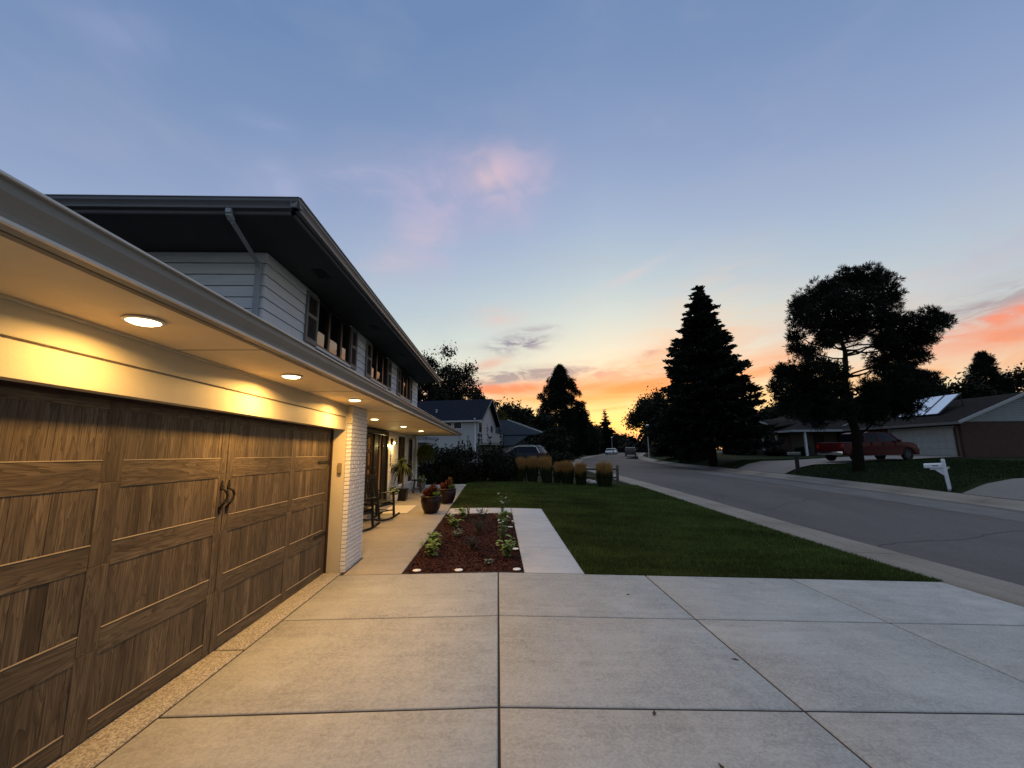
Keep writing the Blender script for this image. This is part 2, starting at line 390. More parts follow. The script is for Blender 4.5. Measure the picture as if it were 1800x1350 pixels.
def leaf_mat(name, a, b_, rough=.7, trans=.15):
    if name in MATS: return MATS[name]
    m = bpy.data.materials.new(name); m.use_nodes = True; T = NT(m.node_tree); b = T.n['Principled BSDF']
    isl = T.node('ShaderNodeNewGeometry').outputs['Random Per Island']
    tc = T.node('ShaderNodeTexCoord').outputs['Object']
    f = T.m('MULTIPLY', T.m('ADD', isl, T.noise(tc, .7, 3)), .5)
    c = T.mix(T.maprange(f, .2, .8), a, b_)
    T.l.new(c, b.inputs['Base Color']); b.inputs['Roughness'].default_value = rough; b.inputs['Specular IOR Level'].default_value = .15
    MATS[name] = m; return m

WHITE = pm('white_paint', (.74, .73, .71), .6, var=.05, bump=.12, bscale=30)
SIDING = pm('white_siding_paint', (.66, .67, .69), .65, var=.07, vscale=2.5, bump=.3, bscale=25, stretch=(1, 1, 8))
TRIM = pm('cream_trim_paint', (.52, .46, .33), .55, var=.05, bump=.1, bscale=60)
SOFF = pm('tan_soffit_paint', (.76, .61, .38), .6, var=.06, bump=.25, bscale=120)
SOFFU = pm('brown_soffit_paint', (.055, .054, .048), .75, var=.1, bump=.2, bscale=90)
GUTT = pm('grey_gutter_metal', (.20, .20, .185), .5, metal=0, var=.06, bump=.08, bscale=150)
GUTTD = pm('dark_gutter_metal', (.12, .12, .125), .42, metal=0, var=.08)
PIPE = pm('downspout_metal', (.32, .34, .36), .45, var=.06)
BLACK = pm('black_paint', (.012, .012, .012), .4, var=.1)
IRON = pm('black_iron', (.015, .014, .013), .45, metal=.3, var=.2, bump=.3, bscale=200)
DARKBR = pm('dark_brown_frame', (.030, .016, .012), .4, var=.1)
SHING = pm('grey_shingles', (.07, .07, .075), .9, spec=.08, var=.35, vscale=6, bump=.6, bscale=14)
MORTAR = pm('painted_mortar', (.60, .59, .57), .8, var=.08)
BRICKW = pm('white_painted_brick', (.70, .69, .67), .6, var=.05, vscale=8, bump=.35, bscale=55, island=.05)
SHUT = pm('taupe_shutter', (.19, .175, .165), .6, var=.06)
CURT = pm('curtain_cloth', (.40, .37, .34), .9, var=.1, vscale=14, stretch=(1, 6, 1))
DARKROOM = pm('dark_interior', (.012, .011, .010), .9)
SOIL = pm('dark_soil', (.02, .016, .012), .95, var=.3, vscale=9, bump=.6)
# ================================================================ GROUND
def sheet(name, xs, ys, mat, dz=0.0, follow=True, skirt=0, kind='structure', label=None):
    """grid sheet in street coordinates following the terrain; xs may depend on the bend of the street"""
    V = []; nx, ny = len(xs), len(ys)
    for y in ys:
        c = cx(y) if follow else 0.0
        for x in xs: V.append((x+c, y, g(x+c, y)+dz))
    F = [(j*nx+i, j*nx+i+1, (j+1)*nx+i+1, (j+1)*nx+i) for j in range(ny-1) for i in range(nx-1)]
    if skirt:
        rim = [i for i in range(nx)] + [j*nx+nx-1 for j in range(1, ny)] + [(ny-1)*nx+i for i in range(nx-2, -1, -1)] + [j*nx for j in range(ny-2, 0, -1)]
        b = len(V); V += [(V[i][0], V[i][1], V[i][2]-skirt) for i in rim]; n = len(rim)
        F += [(rim[k], b+k, b+(k+1) % n, rim[(k+1) % n]) for k in range(n)]
    o = mesh_np(name, V, F, mat, smooth=not skirt)
    return tag(o, label, None, None, kind)
def lin(a, b, step): n = max(1, int(round((b-a)/step))); return [a+(b-a)*i/n for i in range(n+1)]
def grass_mat(name, a, b_, c_):
    m = bpy.data.materials.new(name); m.use_nodes = True; T = NT(m.node_tree); b = T.n['Principled BSDF']
    tc = T.node('ShaderNodeTexCoord').outputs['Object']
    n1 = T.noise(tc, .55, 5, .6, .4); n2 = T.noise(tc, 60, 3, .8); n3 = T.noise(T.mapping(tc, (.5, 2.2, 1)), 1.6, 4, .6)
    c = T.mix(T.maprange(n1, .35, .65), a, b_); c = T.mix(T.maprange(n3, .5, .75, 0, .55), c, c_)
    c = T.mix(T.maprange(n2, .3, .7, 0, .5), c, tuple(v*.35 for v in a))
    T.l.new(c, b.inputs['Base Color']); b.inputs['Roughness'].default_value = .9; b.inputs['Specular IOR Level'].default_value = .1
    bp = T.node('ShaderNodeBump'); bp.inputs['Strength'].default_value = .8; bp.inputs['Distance'].default_value = .03
    T.l.new(n2, bp.inputs['Height']); T.l.new(bp.outputs[0], b.inputs['Normal'])
    return m
GRASS = grass_mat('lawn', (.028, .050, .010), (.052, .082, .016), (.080, .088, .026))
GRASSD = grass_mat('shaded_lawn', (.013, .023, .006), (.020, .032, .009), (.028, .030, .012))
ysf = lin(-8, 30, 1) + lin(31.5, 60, 1.5) + lin(64, 140, 4) + lin(150, 700, 25)
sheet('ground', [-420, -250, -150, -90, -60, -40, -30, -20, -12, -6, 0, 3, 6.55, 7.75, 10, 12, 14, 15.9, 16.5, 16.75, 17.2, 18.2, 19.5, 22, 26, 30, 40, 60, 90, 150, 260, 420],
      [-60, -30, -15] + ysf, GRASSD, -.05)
street_y = lin(-8, 30, 1) + lin(31, 140, 1) + lin(145, 300, 5)
sheet('road', [7.75, 9, 10.5, 12, 13.5, 15, 15.9], street_y, ASPH, 0)
o = sheet('road_patch', [13.4, 14.4, 15.4], lin(8, 29, 1), pm('lighter_asphalt', (.135, .132, .128), .9, var=.2, vscale=1.5, bump=.5, bscale=60), .004)
def kerb_run(name, x0, x1, prof, y0, y1, step, gap):
    """cast kerb in separate lengths; prof = (x offset, height over terrain)"""
    V = []; F = []
    y = y0
    while y < y1-.01:
        ye = min(y+step, y1); seg = lin(y+gap/2, ye-gap/2, 1.5); b = len(V); n = len(prof)
        for yy in seg:
            c = cx(yy)
            for (px, pz) in prof: V.append((px+c, yy, g(px+c, yy)+pz))
        for j in range(len(seg)-1):
            for i in range(n-1): F.append((b+j*n+i, b+j*n+i+1, b+(j+1)*n+i+1, b+(j+1)*n+i))
        for jj in (0, len(seg)-1):
            base = b+jj*n; lo = len(V)
            for i in range(n): V.append((V[base+i][0], V[base+i][1], V[base+i][2]-.045))
            for i in range(n-1): F.append((base+i, base+i+1, lo+i+1, lo+i))
        y = ye
    return tag(mesh_np(name, V, F, KERB), kind='structure')
kerb_run('near_kerb', 6.6, 7.75, [(6.575, -.04), (6.58, .012), (7.12, .012), (7.135, -.004), (7.15, .012), (7.765, .010)], -7, 200, 3.05, .014)
kerb_run('far_kerb', 15.85, 17.2, [(15.87, .004), (16.45, .004), (16.6, .04), (16.75, .012), (17.17, .010), (17.18, -.04)], -7, 200, 3.05, .014)

# lawn beside the walk (around driveway and walks)
def poly_grid(name, rects, mat, dz, step=.5, kind='structure'):
    V = []; F = []
    for (x0, x1, y0, y1) in rects:
        xs, ys = lin(x0, x1, step), lin(y0, y1, step); b = len(V)
        V += [(x, y, g(x, y)+dz) for y in ys for x in xs]; nx = len(xs)
        F += [(b+j*nx+i, b+j*nx+i+1, b+(j+1)*nx+i+1, b+(j+1)*nx+i) for j in range(len(ys)-1) for i in range(nx-1)]
    return tag(mesh_np(name, V, F, mat), kind=kind)
poly_grid('lawn_ground', [(1.27, 6.575, 6.47, 12.66), (-1.38, 6.575, 12.66, 20.6), (-3.5, -1.38, 18.9, 20.6)], GRASS, -.005)
def blades(name, n, region, h, mat, seed, w=.006, keep=None):
    rg = np.random.default_rng(seed)
    x0, x1, y0, y1 = region
    # denser near the camera
    u = rg.random(n); y = y0 + (y1-y0)*u**1.5; x = x0 + (x1-x0)*rg.random(n)
    if keep is not None: k = keep(x, y); x, y = x[k], y[k]
    n = len(x); z = np.array([zy(b) for b in np.linspace(y0, y1, 200)]); z = np.interp(y, np.linspace(y0, y1, 200), z) + np.interp(x-np.interp(y, CYp, CXp), XP, ZX) - .01
    a = rg.random(n)*6.283; hh = h*(.5+rg.random(n)); ww = w*(.7+y/9)
    dx, dy = np.cos(a)*ww, np.sin(a)*ww; tx = (rg.random(n)-.5)*hh*1.1; ty = (rg.random(n)-.5)*hh*1.1
    V = np.stack([np.stack([x-dx, y-dy, z], 1), np.stack([x+dx, y+dy, z], 1), np.stack([x+tx, y+ty, z+hh], 1)], 1).reshape(-1, 3)
    return tag(mesh_np(name, V, np.arange(3*n).reshape(-1, 3), mat, n=3), kind='stuff')
def blade_mat():
    m = leaf_mat('grass_blade', (.038, .062, .012), (.100, .140, .032), .8); T = NT(m.node_tree); b = T.n['Principled BSDF']
    src_ = b.inputs['Base Color'].links[0].from_socket; tc = T.node('ShaderNodeTexCoord').outputs['Object']; sp = T.node('ShaderNodeSeparateXYZ'); T.l.new(tc, sp.inputs[0])
    wv = T.m('SINE', T.m('ADD', T.m('MULTIPLY', sp.outputs[1], 5.6), T.m('MULTIPLY', sp.outputs[0], 1.1))); n = T.noise(tc, .55, 5, .65, .5); n2 = T.noise(T.mapping(tc, (.6, 2.5, 1)), 1.5, 5, .7)
    f = T.m('ADD', T.maprange(n, .3, .7, .55, 1.25), T.m('MULTIPLY', T.maprange(wv, -.8, .8, -.07, .07, True), 1.0)); f = T.m('MULTIPLY', f, T.maprange(n2, .3, .7, .72, 1.25))
    nd = T.node('ShaderNodeVectorMath', operation='SCALE'); T.l.new(src_, nd.inputs[0]); T.l.new(f, nd.inputs['Scale'])
    dry = T.mix(T.maprange(T.noise(tc, 1.9, 5, .7), .60, .74, 0, .55), nd.outputs[0], (.13, .115, .045))
    T.l.new(dry, b.inputs['Base Color']); return m
BLADE = blade_mat()
o = blades('lawn_grass', 300000, (-1.38, 6.60, 6.47, 20.5), .042, BLADE, 5, keep=lambda x, y: (y > 12.66) | (x > 1.262))
tag(o, 'short green lawn grass between the walk and the street', 'grass')
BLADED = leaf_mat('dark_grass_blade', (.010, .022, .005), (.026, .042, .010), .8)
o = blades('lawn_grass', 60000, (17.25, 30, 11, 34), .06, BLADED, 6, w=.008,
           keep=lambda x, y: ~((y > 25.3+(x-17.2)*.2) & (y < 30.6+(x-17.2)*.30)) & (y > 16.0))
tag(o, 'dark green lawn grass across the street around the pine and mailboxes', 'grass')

# driveway slabs with open joints
def slabs(name, cells, mat, top=.012, gap=.017, depth=.05, step=.55, bev=.012):
    V = []; F = []
    for (x0, x1, y0, y1) in cells:
        x0 += gap/2; x1 -= gap/2; y0 += gap*.65; y1 -= gap*.65
        xs = [x0] + lin(x0+bev, x1-bev, step) + [x1]; ys = [y0] + lin(y0+bev, y1-bev, step) + [y1]; nx, ny = len(xs), len(ys); b = len(V)
        for j, y in enumerate(ys):
            for i, x in enumerate(xs):
                e = -.006 if (i in (0, nx-1) or j in (0, ny-1)) else 0
                V.append((x, y, g(x, y)+top+e))
        F += [(b+j*nx+i, b+j*nx+i+1, b+(j+1)*nx+i+1, b+(j+1)*nx+i) for j in range(ny-1) for i in range(nx-1)]
        rim = [b+i for i in range(nx)] + [b+j*nx+nx-1 for j in range(1, ny)] + [b+(ny-1)*nx+i for i in range(nx-2, -1, -1)] + [b+j*nx for j in range(ny-2, 0, -1)]
        c = len(V); V += [(V[i][0], V[i][1], V[i][2]-depth) for i in rim]; n = len(rim)
        F += [(rim[k], c+k, c+(k+1) % n, rim[(k+1) % n]) for k in range(n)]
    return tag(mesh_np(name, V, F, mat), kind='structure')
jx = [-2.27, 0, 2.13, 4.27, 6.56]; jy = [6.46, 4.86, 3.22, 1.58, -.06, -1.7, -3.4]
slabs('driveway', [(jx[i], jx[i+1], jy[j+1], jy[j]) for i in range(4) for j in range(6)], CONC)
poly_grid('joint_filler', [(-2.5, 6.58, -3.5, 6.55), (-3.45, -1.38, 6.55, 18.4), (.37, 1.25, 6.55, 12.6), (-1.36, .37, 11.78, 12.6)], pm('joint_filler', (.030, .024, .020), .95), .002, .275)
slabs('garage_apron', [(-2.62, -2.27, a, a+2.6) for a in (-3.6, -1.0, 1.6)] + [(-2.62, -2.27, 4.2, 6.60)], AGG)
slabs('path', [(.37, 1.26, a, b) for a, b in ((6.47, 8.0), (8.0, 9.55), (9.55, 11.1), (11.1, 12.65))] +
      [(-1.37, -.45, 11.75, 12.65), (-.45, .37, 11.75, 12.65)], WALK)
slabs('porch_floor', [(-2.22, -1.38, 6.47, 7.42)] + [(-3.46, -1.38, a, b) for a, b in ((7.42, 10.0), (10.0, 12.3), (12.3, 14.6), (14.6, 16.8), (16.8, 18.4))], PORCH, gap=.016)
slabs('path', [(-3.3, -1.36, 18.42, 18.75)], WALK, top=.06)

# mulch bed
poly_grid('bed_soil', [(-1.37, .36, 6.48, 11.73)], SOIL, -.03, .3)
def mulch():
    rg = np.random.default_rng(3); n = 15000
    x = rg.uniform(-1.365, .355, n); y = rg.uniform(6.49, 11.72, n)
    gy = np.linspace(6, 12, 60); z = np.interp(y, gy, [zy(v) for v in gy]) + np.interp(x, XP, ZX) - .028 + rg.random(n)*.032 + .012*np.sin(x*5)*np.sin(y*3)
    L = rg.uniform(.014, .045, n); W = rg.uniform(.005, .014, n); a = rg.random(n)*6.283; t = rg.normal(0, .35, n); t2 = rg.normal(0, .5, n)
    ux, uy, uz = np.cos(a)*np.cos(t), np.sin(a)*np.cos(t), np.sin(t); vx, vy, vz = -np.sin(a)*np.cos(t2), np.cos(a)*np.cos(t2), np.sin(t2)
    U = np.stack([ux, uy, uz], 1)*L[:, None]; Vv = np.stack([vx, vy, vz], 1)*W[:, None]; C = np.stack([x, y, z], 1)
    N = np.cross(U, Vv); N /= np.linalg.norm(N, axis=1)[:, None]; N *= .003
    P = np.stack([C-U-Vv+N, C+U-Vv+N, C+U+Vv+N, C-U+Vv+N, C-U-Vv-N, C+U-Vv-N, C+U+Vv-N, C-U+Vv-N], 1).reshape(-1, 3)
    q = np.array([(0, 1, 2, 3), (0, 4, 5, 1), (1, 5, 6, 2), (2, 6, 7, 3), (3, 7, 4, 0)])
    F = (np.arange(n)[:, None, None]*8 + q[None]).reshape(-1, 4)
    o = mesh_np('mulch', P, F, leaf_mat('red_brown_mulch', (.014, .005, .004), (.085, .032, .024), .85))
    tag(o, 'dark red brown bark mulch filling the planting bed', 'mulch', kind='stuff')
mulch()
# tar-sealed cracks in the road, ribbons just above the asphalt
def ribbon(name, pts, w, mat, dz=.004):
    V = []; F = []
    for i, (x, y) in enumerate(pts):
        a = pts[max(i-1, 0)]; b = pts[min(i+1, len(pts)-1)]; dx, dy = b[0]-a[0], b[1]-a[1]; L = math.hypot(dx, dy)
        nx, ny = -dy/L*w/2, dx/L*w/2
        for s in (-1, 1): V.append((x+s*nx, y+s*ny, g(x+s*nx, y+s*ny)+dz))
    F = [(2*i, 2*i+1, 2*i+3, 2*i+2) for i in range(len(pts)-1)]
    return tag(mesh_np(name, V, F, mat), kind='structure')
TAR = pm('tar', (.032, .032, .034), .7)
rr = random.Random(8)
for (x0, y0, x1, y1) in ((7.8, 8.9, 15.5, 10.2), (7.8, 13.2, 11.8, 15.6), (8.3, 21.5, 15.2, 19.8), (9.2, 33, 15.6, 31.5), (8.4, 26.2, 14, 27.6)):
    n = 34; ribbon('road_crack', [(x0+(x1-x0)*i/n, y0+(y1-y0)*i/n+rr.uniform(-.05, .05)+.12*math.sin(i*.5)) for i in range(n+1)], .022, TAR)
# drives across the street and next door
def strip(name, pts, mat, dz=.02, n=24):
    """quad between two edge lines a0-a1 and b0-b1 laid on the terrain"""
    (a0, a1, b0, b1) = pts; V = []; F = []; m = 8
    for i in range(n+1):
        t = i/n; A = (a0[0]+(a1[0]-a0[0])*t, a0[1]+(a1[1]-a0[1])*t); B = (b0[0]+(b1[0]-b0[0])*t, b0[1]+(b1[1]-b0[1])*t)
        for k in range(m+1):
            s = k/m; x, y = A[0]+(B[0]-A[0])*s, A[1]+(B[1]-A[1])*s; V.append((x, y, g(x, y)+dz))
    F = [(i*(m+1)+k, i*(m+1)+k+1, (i+1)*(m+1)+k+1, (i+1)*(m+1)+k) for i in range(n) for k in range(m)]
    return tag(mesh_np(name, V, F, mat), kind='structure')
DRV2 = concrete_mat('old_drive_concrete', (.17, .165, .155), .3, .1)
strip('far_driveway', ((17.19, 25.4), (33.2, 29.6), (17.19, 30.6), (33.2, 35.4)), DRV2, .02, 60)
strip('far_driveway', ((17.19, 11.3), (34, 11.6), (17.19, 15.6), (34, 16.6)), DRV2, .02, 60)
strip('neighbour_driveway', ((7.0, 33.0), (-4.5, 35.5), (7.3, 39.5), (-4.5, 42.0)), DRV2)
strip('far_driveway', ((23.6, 62.0), (37, 64.5), (23.9, 66.0), (37, 69.0)), DRV2)
# ================================================================ HOUSE
ZS, ZU = 2.48, 4.77
XD, XH, XB, XW = -2.52, -2.325, -2.245, -3.48
YN, YE = 6.14, 18.3
HOUSE = empty('house', (-3.5, 8, 0), 0, 'white two storey house with a wood look garage door beside the driveway', 'house')
HO = (-3.5, 8, 0)
def H(): return MB(HO)
def brick_rows(mb, back, axis, fixed, out, a0, a1, z0, z1, holes=(), bl=.20, bh=.0605, gap=.009, seed=1):
    """running-bond courses as real bricks. axis 'y': the face looks along x at x=fixed; 'x': it looks along y"""
    rb = random.Random(seed); row = 0; z = z0
    while z < z1-.01:
        zt = min(z+bh, z1); a = a0 - (bl/2 if row % 2 else 0)
        while a < a1-.005:
            s0, s1 = max(a, a0), min(a+bl, a1)
            spans = [(s0, s1)]
            for (h0, h1, hz0, hz1) in holes:
                if zt > hz0+.005 and z < hz1-.005:
                    ns = []
                    for (p, q) in spans:
                        if q <= h0 or p >= h1: ns.append((p, q))
                        else:
                            if p < h0: ns.append((p, h0))
                            if q > h1: ns.append((h1, q))
                    spans = ns
            for (p, q) in spans:
                if q-p > .02:
                    d = out + rb.uniform(-.0015, .0015)
                    if axis == 'y': mb.box(fixed-.03*np.sign(out), fixed+d, p+.001, q-gap if q < a1 else q, z, zt-gap+.0)
                    else: mb.box(p+.001, q-gap if q < a1 else q, fixed-.03*np.sign(out), fixed+d, z, zt-gap)
            a += bl
        z += bh; row += 1

# --- walls in brick
door_h = (10.75, 13.62, -1, 2.42); w1h = (15.15, 16.30, .68, 2.36); w2h = (16.88, 17.72, .68, 2.36)
mb = H()
brick_rows(mb, None, 'y', XB-.012, .012, 6.635, 7.40, .0, ZS, seed=2)
o = mb.build('brick_pier', BRICKW, HOUSE, .002, seg=1)
mb = H(); brick_rows(mb, None, 'x', 6.635+.012, -.012, XH+.002, XB-.004, 0.0, ZS, seed=3, bl=.11)
mb.build('brick_pier', BRICKW, HOUSE, .002, seg=1)
mb = H(); mb.box(XH, XB-.016, 6.652, 7.39, -.1, ZS-.002); mb.box(-3.47, XB-.02, 7.38, 7.398, -.1, ZS-.002); mb.build('mortar', MORTAR, HOUSE)
mb = H(); brick_rows(mb, None, 'y', XW-.012, .012, 7.40, YE, .04, ZS, (door_h, w1h, w2h), seed=4)
mb.build('brick_wall', BRICKW, HOUSE)
mb = H()
for (a, b, z0, z1) in ((7.4, 10.75, -.1, ZS-.002), (13.62, 15.15, -.1, ZS-.002), (16.30, 16.88, -.1, ZS-.002), (17.72, YE-.004, -.1, ZS-.002), (15.15, 16.30, -.1, .68), (15.15, 16.3, 2.36, ZS-.002), (16.88, 17.72, -.1, .68), (16.88, 17.72, 2.36, ZS-.002)):
    H().box(XW-.2, XW-.016, a, b, z0, z1).build('wall_backing', MORTAR, HOUSE)
mb = H(); mb.box(XW-.02, XW+.03, YE-.0, YE+.03, .1, ZS-.002); mb.box(XW+.02, XW+.045, YE-.1, YE+.03, .1, ZS-.002)
mb.build('corner_board', WHITE, HOUSE)

# --- garage header, jambs
mb = H()
for (z0, z1, dx) in ((2.10, 2.283, .0), (2.297, 2.462, .004)):
    mb.box(XH-.10, XH+dx, -1.2, 6.60, z0, z1)
mb.box(XH-.10, XH-.02, -1.2, 6.60, 2.27, 2.31)
mb.build('garage_header', TRIM, HOUSE, .004)
mb = H(); mb.box(XH-.001, XH+.022, -1.2, 6.60, 2.462, 2.478); mb.build('crown_strip', TRIM, HOUSE, .003)
for bx in ((XD-.06, XH+.010, 6.595, 6.628, -.02, 2.478), (XD-.06, XH, .85, 1.6, -.02, 2.10), (XH+.011, XB+.012, 6.610, 6.634, 2.20, 2.478)):
    H().box(*bx).build('garage_jamb', TRIM, HOUSE, .003)
mb = H(); mb.box(XD-.05, XD+.02, 6.560, 6.594, .0, 2.10); mb.box(XD-.05, XD+.02, 1.60, 1.64, 0, 2.1); mb.box(XD-.05, XD+.02, 1.64, 6.56, 2.085, 2.115)
mb.build('door_seal', DARKBR, HOUSE)
for bx in ((XH-.30, XH-.001, -1.2, .85, -.1, 2.10), (XH-.3, XH-.11, -1.2, 6.6, 2.12, 2.46), (-9, XH-.2, -1.22, -1.2, -.1, 2.46)): H().box(*bx).build('garage_wall', SIDING, HOUSE)
for bx in ((-9, -8.9, -1.2, 18.2, -.1, 4.7), (-8.9, -3.7, 18.22, YE-.01, 0, 4.76)): H().box(*bx).build('rear_wall', SIDING, HOUSE)

# --- garage door
GD = MB(HO).box(XD-.07, XD-.022, 1.62, 6.58, .015, 2.12).build('garage_door', WOODV, HOUSE)
def planks():
    rb = random.Random(21); mb = H(); edges_z = [.02, .53, 1.045, 1.56, 2.12]
    for k in range(4):
        z0, z1 = edges_z[k], edges_z[k+1]
        y = 1.62
        while y < 6.57:
            w = rb.choice((.06, .085, .105, .105, .13)); y1 = min(y+w, 6.58)
            mb.box(XD-.024, XD-.012+rb.uniform(-.0015, .0015), y+.0006, y1-.0012, z0+.0015, z1-.0015); y = y1
    mb.build('board_panel', WOODV, GD)
planks()
stiles = [(1.64, 1.80), (2.84, 2.99), (4.015, 4.105), (4.113, 4.205), (5.35, 5.46), (6.44, 6.56)]
for (a, b) in stiles:
    mb = H()
    for z0, z1 in ((.02, .53), (.532, 1.045), (1.047, 1.56), (1.562, 2.10)): mb.box(XD-.013, XD-.0055, a, b, z0, z1)
    mb.build('stile', WOODS, GD, .002, seg=1)
rails = [(.025, .13), (.50, .655), (1.03, 1.18), (1.525, 1.70), (2.03, 2.10)]
for (z0, z1) in rails:
    for (a, b) in ((1.80, 2.84), (2.99, 4.015), (4.205, 5.35), (5.46, 6.44)):
        mb = H(); mb.box(XD-.013, XD-.0062, a+.001, b-.001, z0, z1); mb.build('rail', WOODH, GD, .002, seg=1)
mb = H()
for (z0, z1) in rails[:4]:
    for (a, b) in ((1.80, 2.84), (2.99, 4.015), (4.205, 5.35), (5.46, 6.44)):
        mb.prism([(XD-.012, z1), (XD-.0025, z1-.001), (XD-.0025, z1+.002), (XD-.012, z1+.005)], 'y', a+.001, b-.001)
mb.build('rail_cap', pm('pale_worn_edge', (.26, .22, .165), .5), GD)  # paler strip along the top edge of each rail
for yc, sgn in ((4.060, 1), (4.160, 1)):
    mb = H(); x = XD-.004
    pts = [(x+.012, yc, 1.43), (x+.045, yc+.004, 1.405), (x+.050, yc+.02, 1.37), (x+.045, yc+.012, 1.33), (x+.04, yc-.006, 1.30), (x+.02, yc-.008, 1.275), (x+.010, yc-.004, 1.25)]
    mb.tube(pts, [.011, .012, .013, .013, .011, .010, .012], 8)
    mb.prism([(yc-.016, 1.42), (yc+.016, 1.42), (yc+.022, 1.445), (yc+.012, 1.465), (yc+.004, 1.50), (yc-.004, 1.50), (yc-.012, 1.465), (yc-.022, 1.445)], 'x', x, x+.008)
    mb.prism([(yc-.016-.004, 1.27), (yc+.012, 1.27), (yc+.014, 1.245), (yc+.006, 1.23), (yc-.002, 1.20), (yc-.008, 1.20), (yc-.016, 1.23), (yc-.022, 1.245)], 'x', x, x+.008)
    mb.build('handle', IRON, GD, smooth=True)
for z in (1.62, .60):
    for (ya, yb) in ((6.54, 6.12), (1.66, 2.1)):
        s = 1 if yb < ya else -1; mb = H(); x = XD-.004
        mb.prism([(ya, z-.022), (ya, z+.022), (yb+s*.10, z+.014), (yb+s*.085, z+.026), (yb, z), (yb+s*.085, z-.026), (yb+s*.10, z-.014)], 'x', x, x+.006)
        mb.build('strap_hinge', IRON, GD)

# --- soffit, gutters and roof of the lower eave
def soff(): 
    mb = H(); mb.box(-3.7, -1.665, -1.2, YE, ZS, ZS+.02)
    s = mb.build('soffit', SOFF, HOUSE); 
    mb = H()
    for y in (.95, 3.05, 5.15, 7.6, 10.0, 12.45, 14.9, 17.3): mb.box(-3.46 if y > 7.4 else XH+.03, -1.67, y, y+.006, ZS-.003, ZS+.001)
    mb.box(-1.70, -1.665, -1.2, YE, ZS-.006, ZS); mb.build('soffit_joint', pm('soffit_joint', (.22, .185, .14), .7), HOUSE)
soff()
def gutter(mb, axis, inner, sgn, z0, h, a0, a1, w=.12):
    p = [(0, 0), (.62*w, 0), (.66*w, .22*h), (.78*w, .42*h), (.97*w, .62*h), (.97*w, .90*h), (1.06*w, .92*h), (1.06*w, h), (.88*w, h), (.86*w, .6*h), (.1*w, .3*h), (.06*w, h), (0, h)]
    mb.prism([(inner+sgn*q[0], z0+q[1]) for q in p], axis, a0, a1)
mb = H(); gutter(mb, 'y', -1.64, 1, 2.468, .118, -1.25, YE+.02, .115)
mb.build('gutter', GUTT, HOUSE)
mb = H(); mb.bar((-1.515, -1.25, 2.584), (-1.515, YE+.02, 2.584), .016, .008); mb.build('gutter_lip', pm('bright_gutter_lip', (.55, .55, .54), .35, var=.1), HOUSE)  # pale bars along the gutter lips paint in their highlight
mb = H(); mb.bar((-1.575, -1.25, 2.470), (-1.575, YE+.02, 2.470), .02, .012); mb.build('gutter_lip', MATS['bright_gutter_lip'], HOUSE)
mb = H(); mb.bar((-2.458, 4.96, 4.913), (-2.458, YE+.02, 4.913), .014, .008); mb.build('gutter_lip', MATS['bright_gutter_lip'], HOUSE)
mb = H(); mb.box(-1.660, -1.642, -1.2, YE+.01, 2.52, 2.60); mb.build('fascia', DARKBR, HOUSE)
# roof surfaces
def roofquad(name, pts, mat, th=.05):
    mb = H(); n = len(pts); lo = [(p[0], p[1], p[2]-th) for p in pts]
    mb.add(list(pts)+lo, [tuple(range(n)), tuple(range(2*n-1, n-1, -1))] + [(i, i+n, (i+1) % n+n, (i+1) % n) for i in range(n)])
    return mb.build(name, mat, HOUSE)
roofquad('lower_roof', [(-1.60, -1.2, 2.64), (-1.60, YE, 2.64), (XW+.02, YE, 3.12), (XW+.02, YN, 3.12), (-6.2, YN, 3.82), (-6.2, -1.2, 3.82)], SHING)
roofquad('lower_roof', [(-6.2, -1.2, 3.82), (-6.2, YN, 3.82), (-9.6, YN, 2.9), (-9.6, -1.2, 2.9)], SHING)

# --- upper storey siding
def lap(mb, axis, face, sgn, a0, a1, z0, z1, pitch=.178, holes=()):
    z = z0
    while z < z1-.01:
        zt = min(z+pitch, z1); spans = [(a0, a1)]
        for (h0, h1, hz0, hz1) in holes:
            if zt > hz0+.01 and z < hz1-.01:
                ns = []
                for (p, q) in spans:
                    if q <= h0 or p >= h1: ns.append((p, q))
                    else:
                        if p < h0: ns.append((p, h0))
                        if q > h1: ns.append((h1, q))
                spans = ns
        for (p, q) in spans:
            if axis == 'y': mb.prism([(face-sgn*.012, z), (face+sgn*.016, z), (face+sgn*.004, zt-.011), (face-sgn*.012, zt-.011)], 'y', p, q)
            else: mb.prism([(face-sgn*.012, z), (face+sgn*.016, z), (face+sgn*.004, zt-.011), (face-sgn*.012, zt-.011)], 'x', p, q)
        z += pitch
W = [(7.47, 7.97, 9.80, 10.24), (11.0, 11.48, 13.2, 13.65), (14.52, 15.0, 16.6, 17.05)]
holes = [(w[1], w[2], 3.78, 4.70) for w in W]
mb = H(); lap(mb, 'y', XW, 1, YN, YE, 2.99, ZU, holes=holes); mb.build('siding_wall', SIDING, HOUSE)
mb = H(); lap(mb, 'x', YN, -1, -13.5, XW, 2.99, ZU); mb.build('siding_wall', SIDING, HOUSE)
mb = H()
for (a, b) in ((YN+.03, 7.97), (9.80, 11.48), (13.2, 15.0), (16.6, YE)): mb.box(XW-.16, XW-.028, a, b, 2.9, ZU-.002)
for w in W: mb.box(XW-.16, XW-.028, w[1], w[2], 2.9, 3.78); mb.box(XW-.16, XW-.028, w[1], w[2], 4.70, ZU-.002)
mb.box(-13.5, XW-.17, YN+.03, YN+.15, 2.9, ZU-.002)
mb.build('wall_backing', pm('black_building_paper', (.02, .02, .02), .9), HOUSE)  # black sheet behind the open laps, put in to draw their shadow lines
mb = H(); mb.box(XW-.03, XW+.012, YE, YE+.02, 3.0, ZU-.002); mb.build('corner_board', SIDING, HOUSE)
